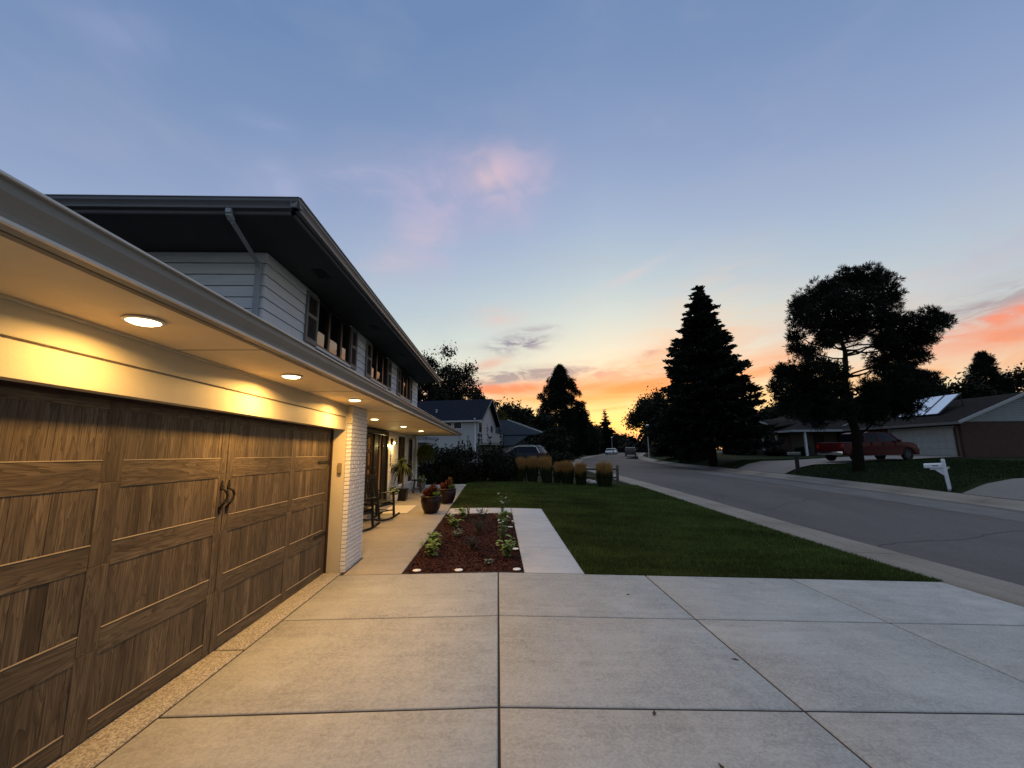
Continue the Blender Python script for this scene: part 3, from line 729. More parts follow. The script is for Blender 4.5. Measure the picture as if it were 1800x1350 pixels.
def upper_window(s0, a, b, s1):
    f = H(); z0, z1 = 3.78, 4.70; x = XW
    f.box(x-.08, x+.03, a, b, z0, z0+.05); f.box(x-.08, x+.03, a, b, z1-.05, z1)
    m1 = a+(b-a)*.30; m2 = a+(b-a)*.64
    for (p, q) in ((a, a+.05), (b-.05, b), (m1, m1+.10), (m2+.06, m2+.16)): f.box(x-.08, x+.026, p, q, z0+.05, z1-.05)
    fr = f.build('window', DARKBR, HOUSE, .004, seg=1)
    H().box(x-.02, x-.014, a+.04, b-.04, z0+.04, z1-.04).build('pane', GLASS, fr)
    c = H()
    for (p, q) in ((a+.05, m1), (m1+.22, m2+.06)):
        n = 26; prof = [(x-.075+.012*math.sin(i*1.9), p+(q-p)*i/n) for i in range(n+1)]
        zt = z0+.62
        vs = [(u, v, z0+.05) for u, v in prof] + [(u, v, zt) for u, v in prof]
        c.add(vs, [(i, i+1, i+n+2, i+n+1) for i in range(n)])
    c.build('curtain', CURT, fr, smooth=True)
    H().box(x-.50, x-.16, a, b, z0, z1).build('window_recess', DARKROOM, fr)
    H().box(x-.01, x+.055, a-.03, b+.03, z0-.045, z0-.002).build('sill', WHITE, fr, .004)
    for (p, q) in ((s0, a-.012), (b+.012, s1)):
        s = H(); xx = x+.017
        for (u, v, w0, w1) in ((p, p+.055, z0-.03, z1), (q-.055, q, z0-.03, z1), (p+.055, q-.055, z0-.03, z0+.06), (p+.055, q-.055, z1-.07, z1), (p+.055, q-.055, z0+.46, z0+.52)):
            s.box(xx, xx+.035, u, v, w0, w1)
        z = z0+.07
        while z < z1-.09:
            if not (z0+.44 < z < z0+.53): s.hexa([(xx+.004, p+.055, z+.018), (xx+.030, p+.055, z), (xx+.030, q-.055, z), (xx+.004, q-.055, z+.018),
                    (xx+.004, p+.055, z+.022), (xx+.030, p+.055, z+.004), (xx+.030, q-.055, z+.004), (xx+.004, q-.055, z+.022)])
            z += .030
        s.build('shutter', SHUT, fr)
        H().box(xx, xx+.003, p+.05, q-.05, z0+.05, z1-.06).build('shutter_backing', BLACK, fr)
for w in W: upper_window(*w)
# upper soffit, gutter, roof
mb = H(); mb.add([(-14.0, 5.09, ZU), (-2.575, 5.09, ZU), (-2.575, YE, ZU), (-3.7, YE, ZU), (-3.7, YN+.2, ZU), (-14, YN+.2, ZU)] +
       [(-14.0, 5.09, ZU+.02), (-2.575, 5.09, ZU+.02), (-2.575, YE, ZU+.02), (-3.7, YE, ZU+.02), (-3.7, YN+.2, ZU+.02), (-14, YN+.2, ZU+.02)],
       [(5, 4, 3, 2, 1, 0), (6, 7, 8, 9, 10, 11)] + [(i, (i+1) % 6, (i+1) % 6+6, i+6) for i in range(6)])
mb.build('upper_soffit', SOFFU, HOUSE)
for (y0, y1) in ((6.75, 7.12), (9.9, 10.28), (12.85, 13.2), (16.6, 17.0)):
    mb = H(); mb.box(-3.08, -2.90, y0, y1, ZU-.012, ZU-.001)
    for k in range(1, 3): mb.box(-3.07, -2.91, y0+(y1-y0)*k/3-.01, y0+(y1-y0)*k/3+.01, ZU-.018, ZU-.011)
    mb.build('soffit_vent', BLACK, HOUSE)
mb = H(); mb.box(-2.612, -2.575, 5.055, YE, ZU-.02, ZU+.11); mb.box(-14, -2.575, 5.055, 5.092, ZU-.02, ZU+.11); mb.build('fascia', GUTTD, HOUSE)
GUTM = pm('grey_upper_gutter', (.19, .185, .18), .4, var=.06)
mb = H(); gutter(mb, 'y', -2.575, 1, ZU+.02, .125, 4.955, YE+.02, .11)
mb.build('gutter', GUTM, HOUSE)
mb = H(); gutter(mb, 'x', 5.055, -1, ZU+.02, .125, -14, -2.47, .11)
mb.build('gutter', GUTTD, HOUSE)
roofquad('upper_roof', [(-2.50, 5.0, 4.95), (-2.50, YE, 4.95), (-8.5, YE, 6.6), (-8.5, 11.0, 6.6)], SHING)
roofquad('upper_roof', [(-2.50, 5.0, 4.95), (-8.5, 11.0, 6.6), (-14.5, 5.0, 4.95)], SHING)
roofquad('upper_roof', [(-14.5, 5.0, 4.95), (-8.5, 11.0, 6.6), (-8.5, YE, 6.6), (-14.5, YE, 4.95)], SHING)
# downspout on the near gable face
mb = H()
def spout(pts, w=.075, d=.055):
    for a, b in zip(pts[:-1], pts[1:]): mb.bar(a, b, w, d, up=(0, 1, 0))
spout([(-3.36, 5.02, 4.81), (-3.36, 5.02, 4.73), (-3.37, 5.10, 4.68), (-3.55, 6.02, 4.56), (-3.55, 6.085, 4.50), (-3.55, 6.085, 3.1)])
mb.build('downspout', PIPE, HOUSE, .008, seg=1)
mb = H(); mb.bar((XW+.07, 18.22, 2.4), (XW+.07, 18.22, .38), .06, .05, up=(0, 1, 0)); mb.build('downspout', WHITE, HOUSE, .006, seg=1)

# --- front door with side light
fd = H(); x = XW-.04
fd.box(x-.06, x+.09, 10.77, 10.87, .32, 2.41); fd.box(x-.06, x+.09, 13.46, 13.60, .32, 2.41); fd.box(x-.06, x+.09, 10.87, 13.46, 2.30, 2.41)
fd.box(x-.06, x+.05, 12.20, 12.56, .32, 2.30); fd.box(x-.06, x+.05, 13.05, 13.46, .32, 2.30)
FD = fd.build('front_door', BLACK, HOUSE, .005, seg=1)
dl = H(); rows = [(.50, .90), (1.0, 1.34), (1.44, 1.78), (1.88, 2.20)]; cols = [(11.10, 11.30), (11.40, 11.62), (11.76, 12.00)]
dl.box(x-.03, x+.01, 10.87, 12.20, .32, .50)
zz = .50
for (z0, z1) in rows:
    pass
ys_ = [10.87, 11.10, 11.30, 11.40, 11.62, 11.76, 12.00, 12.20]
for i in range(0, 8, 2): dl.box(x-.03, x+.01, ys_[i], ys_[i+1], .50, 2.30)
for (a, b) in cols:
    zs_ = [.50] + [v for r in rows for v in r] + [2.30]
    for k in range(0, len(zs_), 2):
        if zs_[k+1]-zs_[k] > .001: dl.box(x-.03, x+.008, a, b, zs_[k], zs_[k+1])
DL = dl.build('door_leaf', pm('black_door_paint', (.016, .010, .008), .35), FD)
LITE = pm('amber_door_glass', (.16, .095, .05), .12, var=.35, vscale=7, spec=.6)  # amber base colour paints the warm wall's reflection into the lites
mb = H()
for (a, b) in cols:
    for (z0, z1) in rows: mb.box(x-.02, x-.012, a, b, z0, z1)
mb.build('door_glass', LITE, FD)
mb = H(); mb.box(x-.03, x+.0, 12.56, 13.05, .35, 2.30); mb.build('side_light', pm('side_light_glass', (.34, .22, .13), .15, var=.4, vscale=5, stretch=(1, 4, .3)), FD)
mb = H(); mb.box(x, x+.03, 12.74, 12.80, .35, 2.30); mb.build('side_light_bar', DARKBR, FD)
mb = H(); mb.tube([(x+.06, 12.10, 1.05), (x+.11, 12.10, 1.08), (x+.11, 12.10, 1.36), (x+.06, 12.10, 1.39)], .011, 6); mb.build('handle', IRON, FD, smooth=True)
mb = H(); mb.box(XW-.02, XW+.32, 10.7, 13.66, .10, .318); mb.build('door_step', PORCH, HOUSE, .01)
mb = H(); mb.box(XW-.09, XW-.02, 13.60, 13.66, .3, 2.42); mb.box(XW-.01, XW+.02, 13.62, 13.72, .3, 2.42); mb.build('door_casing', TRIM, HOUSE)
for (a, b, z0, z1) in (w1h, w2h):
    f = H(); xx = XW-.05
    for (p, q, r_, s_) in ((a, b, z0, z0+.06), (a, b, z1-.06, z1), (a, a+.06, z0+.06, z1-.06), (b-.06, b, z0+.06, z1-.06)): f.box(xx-.04, xx+.03, p, q, r_, s_)
    if b-a > 1: f.box(xx-.035, xx+.025, (a+b)/2-.03, (a+b)/2+.03, z0+.06, z1-.06)
    fr = f.build('window', DARKBR, HOUSE, .004, seg=1)
    H().box(xx-.02, xx-.014, a+.05, b-.05, z0+.05, z1-.05).build('pane', GLASS, fr)
    H().box(xx-.10, xx-.09, a+.12, a+(b-a)*.45, z0+.05, z1-.05).build('curtain', pm('brown_curtain', (.22, .15, .09), .8, var=.25, vscale=9, stretch=(1, 5, .2)), fr)
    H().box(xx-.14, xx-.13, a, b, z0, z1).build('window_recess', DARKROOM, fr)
    H().box(XW-.03, XW+.05, a-.04, b+.04, z0-.07, z0-.004).build('sill', WHITE, fr, .006)

# ================================================================ THINGS AT THE HOUSE
LAMPC = (1.0, .55, .155)
LENS = pm('lit_lamp_lens', (1, .9, .7), .4, emit=(1.0, .74, .36), estr=11)
lights = [(-1.975, 2.35, 'over the near half of the garage door', 19), (-1.975, 4.07, 'over the far half of the garage door', 19), (-1.975, 5.90, 'in front of the white brick pier', 19),
          (-2.63, 9.16, 'first past the pier, over the rocking chair', 13), (-2.56, 11.66, 'over the cream doormat', 13), (-2.50, 14.0, 'farthest of the row, over the porch plants', 13)]
src = None
for (lx, ly, where, e) in lights:
    if src is None:
        t = empty('recessed_light'); 
        MB().lathe((0, 0, 0), [(.085, .0), (.098, -.004), (.098, -.010), (.080, -.014), (.076, -.006)], 28).build('trim_ring', pm('white_trim_ring', (.7, .66, .58), .4), t, smooth=True)
        MB().lathe((0, 0, 0), [(.0755, -.004), (.074, -.016), (.055, -.024), (.001, -.027)], 28).build('lens', LENS, t, smooth=2)
        src = t
    else: t = copy_tree(src)
    t.location = (lx, ly, ZS-.002); tag(t, 'lit round eave light, ' + where, 'ceiling light', 'round ceiling lights under the lower eave')
    ld = bpy.data.lights.new('lamp_glow', 'AREA'); ld.shape = 'DISK'; ld.size = .15; ld.energy = e; ld.color = LAMPC; ld.spread = R(168)
    lo = bpy.data.objects.new('lamp_glow', ld); COL.objects.link(lo); lo.parent = t; lo.location = (0, 0, -.034)

# porch lantern by the front door
t = empty('wall_lantern', (XW, 14.12, 2.12), 0, 'small black box lantern shining down the wall beside the front door', 'wall lamp')
mb = MB()
mb.box(0, .03, -.06, .06, -.10, .12); mb.box(.02, .17, -.075, .075, .09, .11); mb.box(.02, .17, -.075, .075, -.09, -.075)
for (a, b) in ((.03, -.07), (.03, .06), (.155, -.07), (.155, .06)): mb.box(a, a+.012, b, b+.012, -.075, .09)
mb.box(.03, .16, -.065, .065, .0, .01)
mb.build('frame', IRON, t, .002, seg=1)
MB().lathe((.095, 0, -.06), [(.03, 0), (.035, .02), (.03, .06), (.01, .07)], 12).build('bulb', LENS, t, smooth=2)
ld = bpy.data.lights.new('lantern_glow', 'POINT'); ld.energy = 14; ld.color = (1, .80, .32); ld.shadow_soft_size = .03
lo = bpy.data.objects.new('lantern_glow', ld); COL.objects.link(lo); lo.parent = t; lo.location = (.095, 0, -.12)
# column of black iron house numbers - not legible in the picture, irregular strokes only
t = empty('house_number_plaque', (XW+.014, 14.02, 1.34), 0, 'tall black iron strip of marks on the wall under the lantern', 'wall plaque')
mb = MB(); rb = random.Random(4); z = 0
for k in range(5):
    h = .125
    for j in range(4): mb.box(.004, .02, -.035+rb.uniform(-.006, .02), .03+rb.uniform(-.02, .008), z+j*h/4, z+j*h/4+h/4*.78)
    mb.box(.004, .018, -.012, .012, z, z+h); z += .142
mb.build('iron_marks', IRON, t)
# keypad on the jamb
t = empty('door_keypad', (XH-.055, 6.594, 1.50), 0, 'small tan garage door keypad on the cream jamb', 'keypad')
KP = pm('tan_plastic', (.22, .17, .10), .5)
MB().box(-.028, .028, -.03, 0, -.045, .10).build('keypad_lid', KP, t, .006)
MB().box(-.024, .024, -.022, 0, -.075, -.047).build('keypad_base', pm('brown_plastic', (.12, .09, .05), .5), t, .004)

# rocking chair
def rocking_chair():
    t = empty('rocking_chair', (-2.98, 10.95, g(-2.98, 10.95)+.014), R(-24), 'black wooden rocking chair on the porch, farther of two by the doormat', 'rocking chair', 'black rocking chairs on the porch')
    mk = lambda: MB()
    # faces +y locally; width along x
    for s in (-1, 1):
        n = 12; P = []
        for i in range(n+1):
            y = -.52+1.04*i/n; P.append((s*.27, y, .014+.20*(y/.75)**2))
        m = mk()
        for a, b in zip(P[:-1], P[1:]): m.bar(a, b, .035, .045)
        m.build('rocker', BLACK, t, .003, seg=1)
        m = mk(); m.bar((s*.27, .30, .05), (s*.27, .25, .66), .045, .045); m.build('front_leg', BLACK, t, .004, seg=1)
        m = mk(); m.bar((s*.26, -.24, .04), (s*.25, -.42, 1.12), .045, .045); m.build('rear_post', BLACK, t, .004, seg=1)
        m = mk(); m.bar((s*.27, -.33, .655), (s*.29, .34, .675), .085, .026); m.build('armrest', BLACK, t, .006)
        m = mk(); m.bar((s*.268, -.27, .22), (s*.268, .28, .22), .022, .022); m.bar((s*.268, -.30, .36), (s*.268, .28, .38), .03, .05); m.build('side_rail', BLACK, t)
    m = mk()
    for k in range(7): m.bar((-.26, -.26+k*.085, .405+.006*k), (.26, -.26+k*.085, .405+.006*k), .065, .016)
    m.build('seat', BLACK, t, .002, seg=1)
    for a_, b_, w_, h_ in (((-.27, .275, .37), (.27, .275, .37), .03, .075), ((-.27, .29, .2), (.27, .29, .2), .022, .022), ((-.27, -.27, .2), (.27, -.27, .2), .022, .022)):
        mk().bar(a_, b_, w_, h_).build('cross_rail', BLACK, t)
    m = mk(); m.bar((-.25, -.415, 1.06), (.25, -.415, 1.06), .03, .11); m.bar((-.25, -.30, .50), (.25, -.30, .50), .025, .06)
    for k in range(6): m.bar((-.2+k*.08, -.305, .53), (-.2+k*.08, -.405, 1.01), .045, .012, up=(0, 1, 0))
    m.build('backrest', BLACK, t)
    return t
t = copy_tree(rocking_chair()); t.location = (-3.12, 9.62, g(-3.12, 9.62)+.014); t['label'] = 'black wooden rocking chair mostly hidden behind the white brick pier'
# rug
t = empty('doormat', (-2.85, 12.5, g(-2.85, 12.5)+.014), 0, 'cream woven rug lying on the porch in front of the door', 'rug')
rugm = bpy.data.materials.new('cream_rug'); rugm.use_nodes = True
T = NT(rugm.node_tree); wv = T.node('ShaderNodeTexWave'); wv.wave_type = 'BANDS'; wv.inputs['Scale'].default_value = 6; wv.inputs['Distortion'].default_value = 4
T.l.new(T.node('ShaderNodeTexCoord').outputs['Object'], wv.inputs['Vector']); T.l.new(T.mix(wv.outputs['Fac'], (.60, .54, .42), (.80, .76, .66)), T.n['Principled BSDF'].inputs['Base Color']); T.n['Principled BSDF'].inputs['Roughness'].default_value = .95
mb = MB(); V = []
xs_, ys2 = lin(-.5, .42, .23), lin(-.72, .72, .24)
for y in ys2:
    for xx in xs_: V.append((xx, y, g(-2.85+xx, 12.5+y)-g(-2.85, 12.5)+.012))
F = [(j*len(xs_)+i, j*len(xs_)+i+1, (j+1)*len(xs_)+i+1, (j+1)*len(xs_)+i) for j in range(len(ys2)-1) for i in range(len(xs_)-1)]
mesh_np('weave', V, F, rugm, t)
# ================================================================ PLANTS
def leafquads(P, size, rg, aspect=.45, dirs=None, jit=1.0):
    n = len(P); a = rg.normal(0, 1, (n, 3)); a /= np.linalg.norm(a, axis=1)[:, None]
    if dirs is not None:
        a = dirs + a*jit; a /= np.linalg.norm(a, axis=1)[:, None]
    b = np.cross(a, rg.normal(0, 1, (n, 3))); b /= np.linalg.norm(b, axis=1)[:, None]
    s = size*(.6+.8*rg.random(n)) if np.isscalar(size) else size
    s = s[:, None]; A = a*s; B = b*s*aspect
    V = np.stack([P-A, P+B*.9, P+A, P-B*.9], 1).reshape(-1, 3)
    return V
def leafobj(name, V, mat, parent=None): return mesh_np(name, V, np.arange(len(V)).reshape(-1, 4), mat, parent)
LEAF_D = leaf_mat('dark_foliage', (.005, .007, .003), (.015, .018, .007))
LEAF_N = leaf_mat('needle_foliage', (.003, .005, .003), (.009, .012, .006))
LEAF_G = leaf_mat('golden_foliage', (.03, .028, .005), (.09, .075, .014))
LEAF_R = leaf_mat('green_plant_leaf', (.05, .10, .02), (.14, .22, .05), .5)
LEAF_B = leaf_mat('bright_plant_leaf', (.10, .18, .03), (.24, .34, .08), .5)
BARK = pm('dark_bark', (.010, .008, .006), 1.0, spec=.05, var=.3, vscale=5, bump=.8, bscale=12)
STEM = pm('green_stem', (.05, .07, .025), .8)

def limb(mb, a, b, r0, r1, rb, n=5, sag=.0):
    a, b = Vector(a), Vector(b); pts = []; L = (b-a).length
    for i in range(n+1):
        t = i/n; p = a.lerp(b, t); w = math.sin(math.pi*t)*L*.06
        pts.append(p + Vector((rb.uniform(-w, w), rb.uniform(-w, w), rb.uniform(-w, w)+sag*L*math.sin(math.pi*t))))
    pts[0] = a; mb.tube(pts, [r0+(r1-r0)*i/n for i in range(n+1)], 7)
    return pts

def broad_tree(x, y, top, rad, label, seed, low=.30, leaf=.16, n=9000, mat=None, group=None, name='leafy_tree', squash=1.0, blobs=26, sparse=1.0, br=1.0):
    rg = np.random.default_rng(seed); rb = random.Random(seed); z0 = g(x, y)-.1; Ht = top-z0
    t = empty(name, (x, y, z0), 0, label, 'tree', group)
    cz = Ht*(low+1)/2; rz = Ht*(1-low)/2
    mb = MB(); tr = max(.12, Ht*.022)
    fork = Vector((rb.uniform(-.2, .2), rb.uniform(-.2, .2), Ht*low*.9)); limb(mb, (0, 0, 0), fork, tr*1.4, tr, rb)
    cen = []
    for i in range(blobs):
        u = rg.normal(0, 1, 3); u /= np.linalg.norm(u); k = rg.random()**.45
        c = np.array([u[0]*rad*k*.80, u[1]*rad*k*.80, cz+u[2]*rz*k*.82]); cen.append((c, rad*rg.uniform(.20, .36)*br))
        if i < 16: limb(mb, fork*rb.uniform(.75, 1.0), Vector(c), tr*.5, .02, rb, 5, .04)
    mb.build('trunk', BARK, t, smooth=True)
    per = n//blobs; L = []
    for c, r in cen:
        u = rg.normal(0, 1, (per, 3)); u /= np.linalg.norm(u, axis=1)[:, None]; rr_ = r*(rg.random(per)**.38)*(1+.25*np.sin(u[:, 0]*7+u[:, 1]*5))
        L.append(c + u*rr_[:, None]*np.array([1, 1, .8*squash]))
        m = per//5; v = rg.normal(0, 1, (m, 3)); v /= np.linalg.norm(v, axis=1)[:, None]; L.append(c+v*r*rg.uniform(.9, 1.45, m)[:, None]*sparse)
    P = np.concatenate(L); P = P[P[:, 2] > .3]
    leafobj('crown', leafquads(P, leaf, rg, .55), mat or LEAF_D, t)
    return t

def spruce(x, y, top, rad, label, seed, low=.04, leaf=.17, dens=1.0, power=.85, name='spruce_tree', group=None, mat=None, rough=.25, levels=44):
    rg = np.random.default_rng(seed); rb = random.Random(seed); z0 = g(x, y)-.1; Ht = top-z0
    t = empty(name, (x, y, z0), 0, label, 'tree', group)
    mb = MB(); r0 = Ht*.016+.06; mb.tube([(0, 0, 0), (0, 0, Ht*.5), (0, 0, Ht*.985)], [r0*1.2, r0*.7, .02], 8)
    L = []; D = []
    for k in range(levels):
        f = low + (1-low)*((k+.3)/levels)**.92; z = f*Ht; base = rad*((1-f)/(1-low))**power + .12
        nb = max(6, int(7+8*(1-f)))
        for j in range(nb):
            a = rb.uniform(0, 6.283); z = f*Ht+rb.uniform(-1.6, 1.6)*Ht/levels*1.6; ln = base*(1-rough+rb.random()*rough*1.35)
            m = max(6, int(ln*34*dens)); s = rg.random(m)**.62; s[:max(2, m//5)] = rg.uniform(.85, 1.04, max(2, m//5))
            droop = -.28*ln*s + .20*ln*s**2.6; w = (1-s*.75)*ln*.20+.05
            px = np.cos(a)*ln*s + rg.normal(0, 1, m)*w*.8; py = np.sin(a)*ln*s + rg.normal(0, 1, m)*w*.8
            pz = z+droop+rg.normal(0, 1, m)*w*.35 - rg.random(m)*w*.3
            L.append(np.stack([px, py, pz], 1)); D.append(np.stack([np.full(m, np.cos(a)), np.full(m, np.sin(a)), rg.uniform(-.3, .5, m)], 1))
            if j % 2 == 0 and k < levels*.8: mb.tube([(0, 0, z), (math.cos(a)*ln*.5, math.sin(a)*ln*.5, z-.13*ln), (math.cos(a)*ln*.95, math.sin(a)*ln*.95, z-.1*ln)], [.035, .022, .008], 4)
    mb.build('trunk', BARK, t, smooth=True)
    P = np.concatenate(L); dd = np.concatenate(D); k = P[:, 2] > .1; P, dd = P[k], dd[k]
    tip = rg.normal(0, .05, (60, 3)) + np.stack([np.zeros(60), np.zeros(60), rg.uniform(Ht*.955, Ht*1.005, 60)], 1)
    P = np.concatenate([P, tip]); dd = np.concatenate([dd, np.tile([0, 0, 1.0], (60, 1))])
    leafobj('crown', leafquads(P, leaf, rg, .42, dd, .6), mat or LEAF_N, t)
    return t

def pine(x, y, clumps, label, seed, trunk_top, tr=.30, leaf=.15, per=900, name='pine_tree', lean=0.0, group=None):
    """clumps: (dx, dy, height above ground, radius) of each needle mass, placed in space round the trunk"""
    rg = np.random.default_rng(seed); rb = random.Random(seed); z0 = g(x, y)-.05
    t = empty(name, (x, y, z0), 0, label, 'tree', group)
    mb = MB(); n = 9
    tp = [Vector((lean*(i/n)*trunk_top + .12*math.sin(i*1.3), .1*math.cos(i*1.7), trunk_top*i/n)) for i in range(n+1)]
    mb.tube([Vector((0, 0, -.1))]+tp[1:], [tr*1.25]+[tr*(1-.86*i/n) for i in range(1, n+1)], 12)
    L = []; D = []
    for (dx, dy, hz, r) in clumps:
        hb = min(trunk_top*.97, max(1.9, hz - .35*math.hypot(dx, dy)*rb.uniform(.5, 1.1))); i = hb/trunk_top*n; k = min(n-1, int(i)); st = tp[k].lerp(tp[k+1], i-k)
        end = Vector((dx, dy, hz)); limb(mb, st, end, .035+.03*r, .02, rb, 6, -.04)
        # tufts on short twigs through the clump
        nt = int(per*(r/1.0)**1.8/18)+14
        u = rg.normal(0, 1, (nt, 3)); u /= np.linalg.norm(u, axis=1)[:, None]; rad = r*(rg.random(nt)**.5)
        C = np.array([dx, dy, hz]) + u*rad[:, None]*np.array([1, 1, .90])*(1+.18*np.sin(u[:, :1]*9))
        for c in C[::5]: mb.tube([end, end.lerp(Vector(c), .5)+Vector((0, 0, -.05)), Vector(c)], [.018, .012, .006], 4)
        m = 18; v = rg.normal(0, 1, (nt, m, 3)); v[:, :, 2] += .45; v += u[:, None, :]*.8; v /= np.linalg.norm(v, axis=2)[:, :, None]
        ln = rg.uniform(.35, 1.15, (nt, m, 1))*leaf
        L.append((C[:, None, :]+v*ln).reshape(-1, 3)); D.append(v.reshape(-1, 3))
    mb.build('trunk', BARK, t, smooth=True)
    P = np.concatenate(L); dd = np.concatenate(D)
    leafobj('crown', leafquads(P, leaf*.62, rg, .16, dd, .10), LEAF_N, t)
    return t

def shrub(x, y, w, d, h, label, seed, n=5000, leaf=.06, mat=None, name='shrub', group=None, shoots=0, shoot_h=.8, cat='shrub'):
    rg = np.random.default_rng(seed); rb = random.Random(seed); z0 = g(x, y)-.05
    t = empty(name, (x, y, z0), 0, label, cat, group)
    mb = MB(); L = []
    for k in range(10):
        c = Vector((rb.uniform(-.4, .4)*w, rb.uniform(-.4, .4)*d, rb.uniform(.45, .85)*h)); limb(mb, (c.x*.3, c.y*.3, 0), c, .03, .01, rb, 4)
    nb = 16
    for k in range(nb):
        c = np.array([rg.uniform(-.42, .42)*w, rg.uniform(-.4, .4)*d, rg.uniform(.12, .78)*h]); r = rg.uniform(.22, .34)*min(w, h)
        m = n//nb; u = rg.normal(0, 1, (m, 3)); u /= np.linalg.norm(u, axis=1)[:, None]
        L.append(c+u*(r*rg.random(m)**.4*(1+.2*np.sin(u[:, 0]*8)))[:, None])
    for k in range(shoots):
        bx, by = rb.uniform(-.45, .45)*w, rb.uniform(-.35, .35)*d; hh = h*.7+rb.uniform(.3, 1.0)*shoot_h+h*.1
        tip = Vector((bx+rb.uniform(-.2, .2), by+rb.uniform(-.1, .1), hh)); mb.tube([(bx, by, h*.3), (bx, by, h*.7), tip], [.014, .01, .004], 5)
        m = 46; s = rg.random(m); w_ = .055*(1-.6*s)
        L.append(np.stack([bx+(tip.x-bx)*s+rg.normal(0, 1, m)*w_, by+rg.normal(0, 1, m)*w_, h*.7+(tip.z-h*.7)*s], 1))
    mb.build('stems', BARK, t)
    P = np.concatenate(L); P = P[P[:, 2] > 0]
    leafobj('foliage', leafquads(P, leaf, rg, .5), mat or LEAF_D, t)
    return t

# ---- bed plants
def bed_plant(x, y, r, h, label, seed, kind='green'):
    rg = np.random.default_rng(seed); rb = random.Random(seed)
    t = empty('bed_plant', (x, y, g(x, y)-.01), rb.uniform(0, 6), label, 'plant', 'young plants in the mulch bed')
    mb = MB(); V = []; F = []; fl = MB(); t_fl = []
    nst = {'green': 9, 'tall': 7, 'dark': 16, 'silver': 12, 'red': 9}[kind]
    for k in range(nst):
        a = rb.uniform(0, 6.283); rr_ = r*rb.uniform(.2, .75); hh = h*rb.uniform(.55, 1)
        top = Vector((math.cos(a)*rr_, math.sin(a)*rr_, hh)); mb.tube([(0, 0, 0), (top.x*.35, top.y*.35, hh*.55), top], [.005, .004, .002], 5)
        nl = {'green': 9, 'tall': 9, 'dark': 12, 'silver': 8, 'red': 9}[kind]
        for j in range(nl):
            f = rb.uniform(.25, 1.0); p = Vector((top.x*f*f, top.y*f*f, hh*f)); b = rb.uniform(0, 6.283)
            ln = {'green': .105, 'tall': .085, 'dark': .05, 'silver': .06, 'red': .05}[kind]*rb.uniform(.6, 1.25); wd = ln*{'green': .34, 'tall': .3, 'dark': .2, 'silver': .3, 'red': .35}[kind]
            d = Vector((math.cos(b), math.sin(b), rb.uniform(-.1, .6))).normalized(); s = d.cross(Vector((0, 0, 1))).normalized(); n = s.cross(d)
            q = len(V); V += [p, p+d*ln*.35+s*wd+n*ln*.08, p+d*ln*.75+s*wd*.8+n*ln*.02, p+d*ln-n*ln*.12, p+d*ln*.75-s*wd*.8+n*ln*.02, p+d*ln*.35-s*wd+n*ln*.08, p+d*ln*.5+n*ln*.0]
            F += [(q, q+1, q+6, q+5), (q+1, q+2, q+4, q+5), (q+2, q+3, q+4, q+4)]
        if kind == 'tall' and k < 4:
            for j in range(4):
                c = top+Vector((rb.uniform(-.02, .02), rb.uniform(-.02, .02), rb.uniform(0, .03)))
                t_fl.append(c); fl.lathe(c, [(.003, 0), (.016, .008), (.012, .014), (.001, .012)], 6)
    F2 = [f if f[2] != f[3] else f[:3] for f in F]
    V = [tuple(v) for v in V]
    mb.build('stems', STEM, t)
    lm = {'green': LEAF_B, 'tall': LEAF_R, 'dark': leaf_mat('purple_dark_leaf', (.016, .016, .016), (.05, .04, .045), .6),
          'silver': leaf_mat('silver_leaf', (.10, .12, .09), (.26, .28, .22), .6), 'red': leaf_mat('red_leaf', (.14, .02, .012), (.30, .07, .03), .6)}[kind]
    MB().add(V, F2).build('leaves', lm, t)
    if kind == 'tall': fl.build('white_flowers', pm('white_petal', (.75, .75, .72), .6), t)
plants = [(-1.10, 7.35, .20, .26, 'green', 'light green leafy plant nearest the porch walk in the mulch bed'), (-1.12, 8.15, .20, .25, 'green', 'light green leafy plant, second from the driveway beside the porch walk'),
          (-.98, 9.9, .24, .22, 'green', 'spreading green plant halfway along the porch side of the bed'), (-.85, 10.9, .22, .30, 'green', 'green plant near the far left corner of the mulch bed'),
          (-.75, 11.25, .14, .34, 'red', 'upright reddish plant by the cross walk at the far end of the bed'),
          (.16, 7.3, .22, .26, 'green', 'broad leaved bright green plant at the near street side of the bed'), (.08, 8.5, .24, .34, 'tall', 'leafy plant with small white flowers, second along the street side of the bed'),
          (.10, 9.35, .24, .34, 'tall', 'leafy plant with small white flowers midway along the street side of the bed'), (.10, 10.3, .22, .30, 'green', 'yellow green plant on the street side, past the middle of the bed'),
          (.10, 11.3, .20, .62, 'tall', 'tallest white flowered stem at the far end of the bed beside the walk'),
          (-.45, 7.8, .22, .24, 'dark', 'low dark twiggy plant in the middle near part of the bed'), (-.40, 9.2, .28, .34, 'dark', 'dark purple bushy plant in the centre of the bed'),
          (-.35, 10.4, .22, .36, 'dark', 'dark spiky plant toward the far middle of the bed'), (-.85, 8.9, .20, .16, 'silver', 'flat silvery leaved plant left of the bed centre'),
          (-.15, 6.95, .09, .07, 'silver', 'tiny pale seedling near the driveway edge of the bed'), (-.02, 10.75, .12, .16, 'red', 'small red leaved plant near the far right of the bed')]
for i, (x, y, r, h, k, lab) in enumerate(plants): bed_plant(x, y, r*1.4, h*(1.15 if i != 9 else 1), lab, 100+i, k)
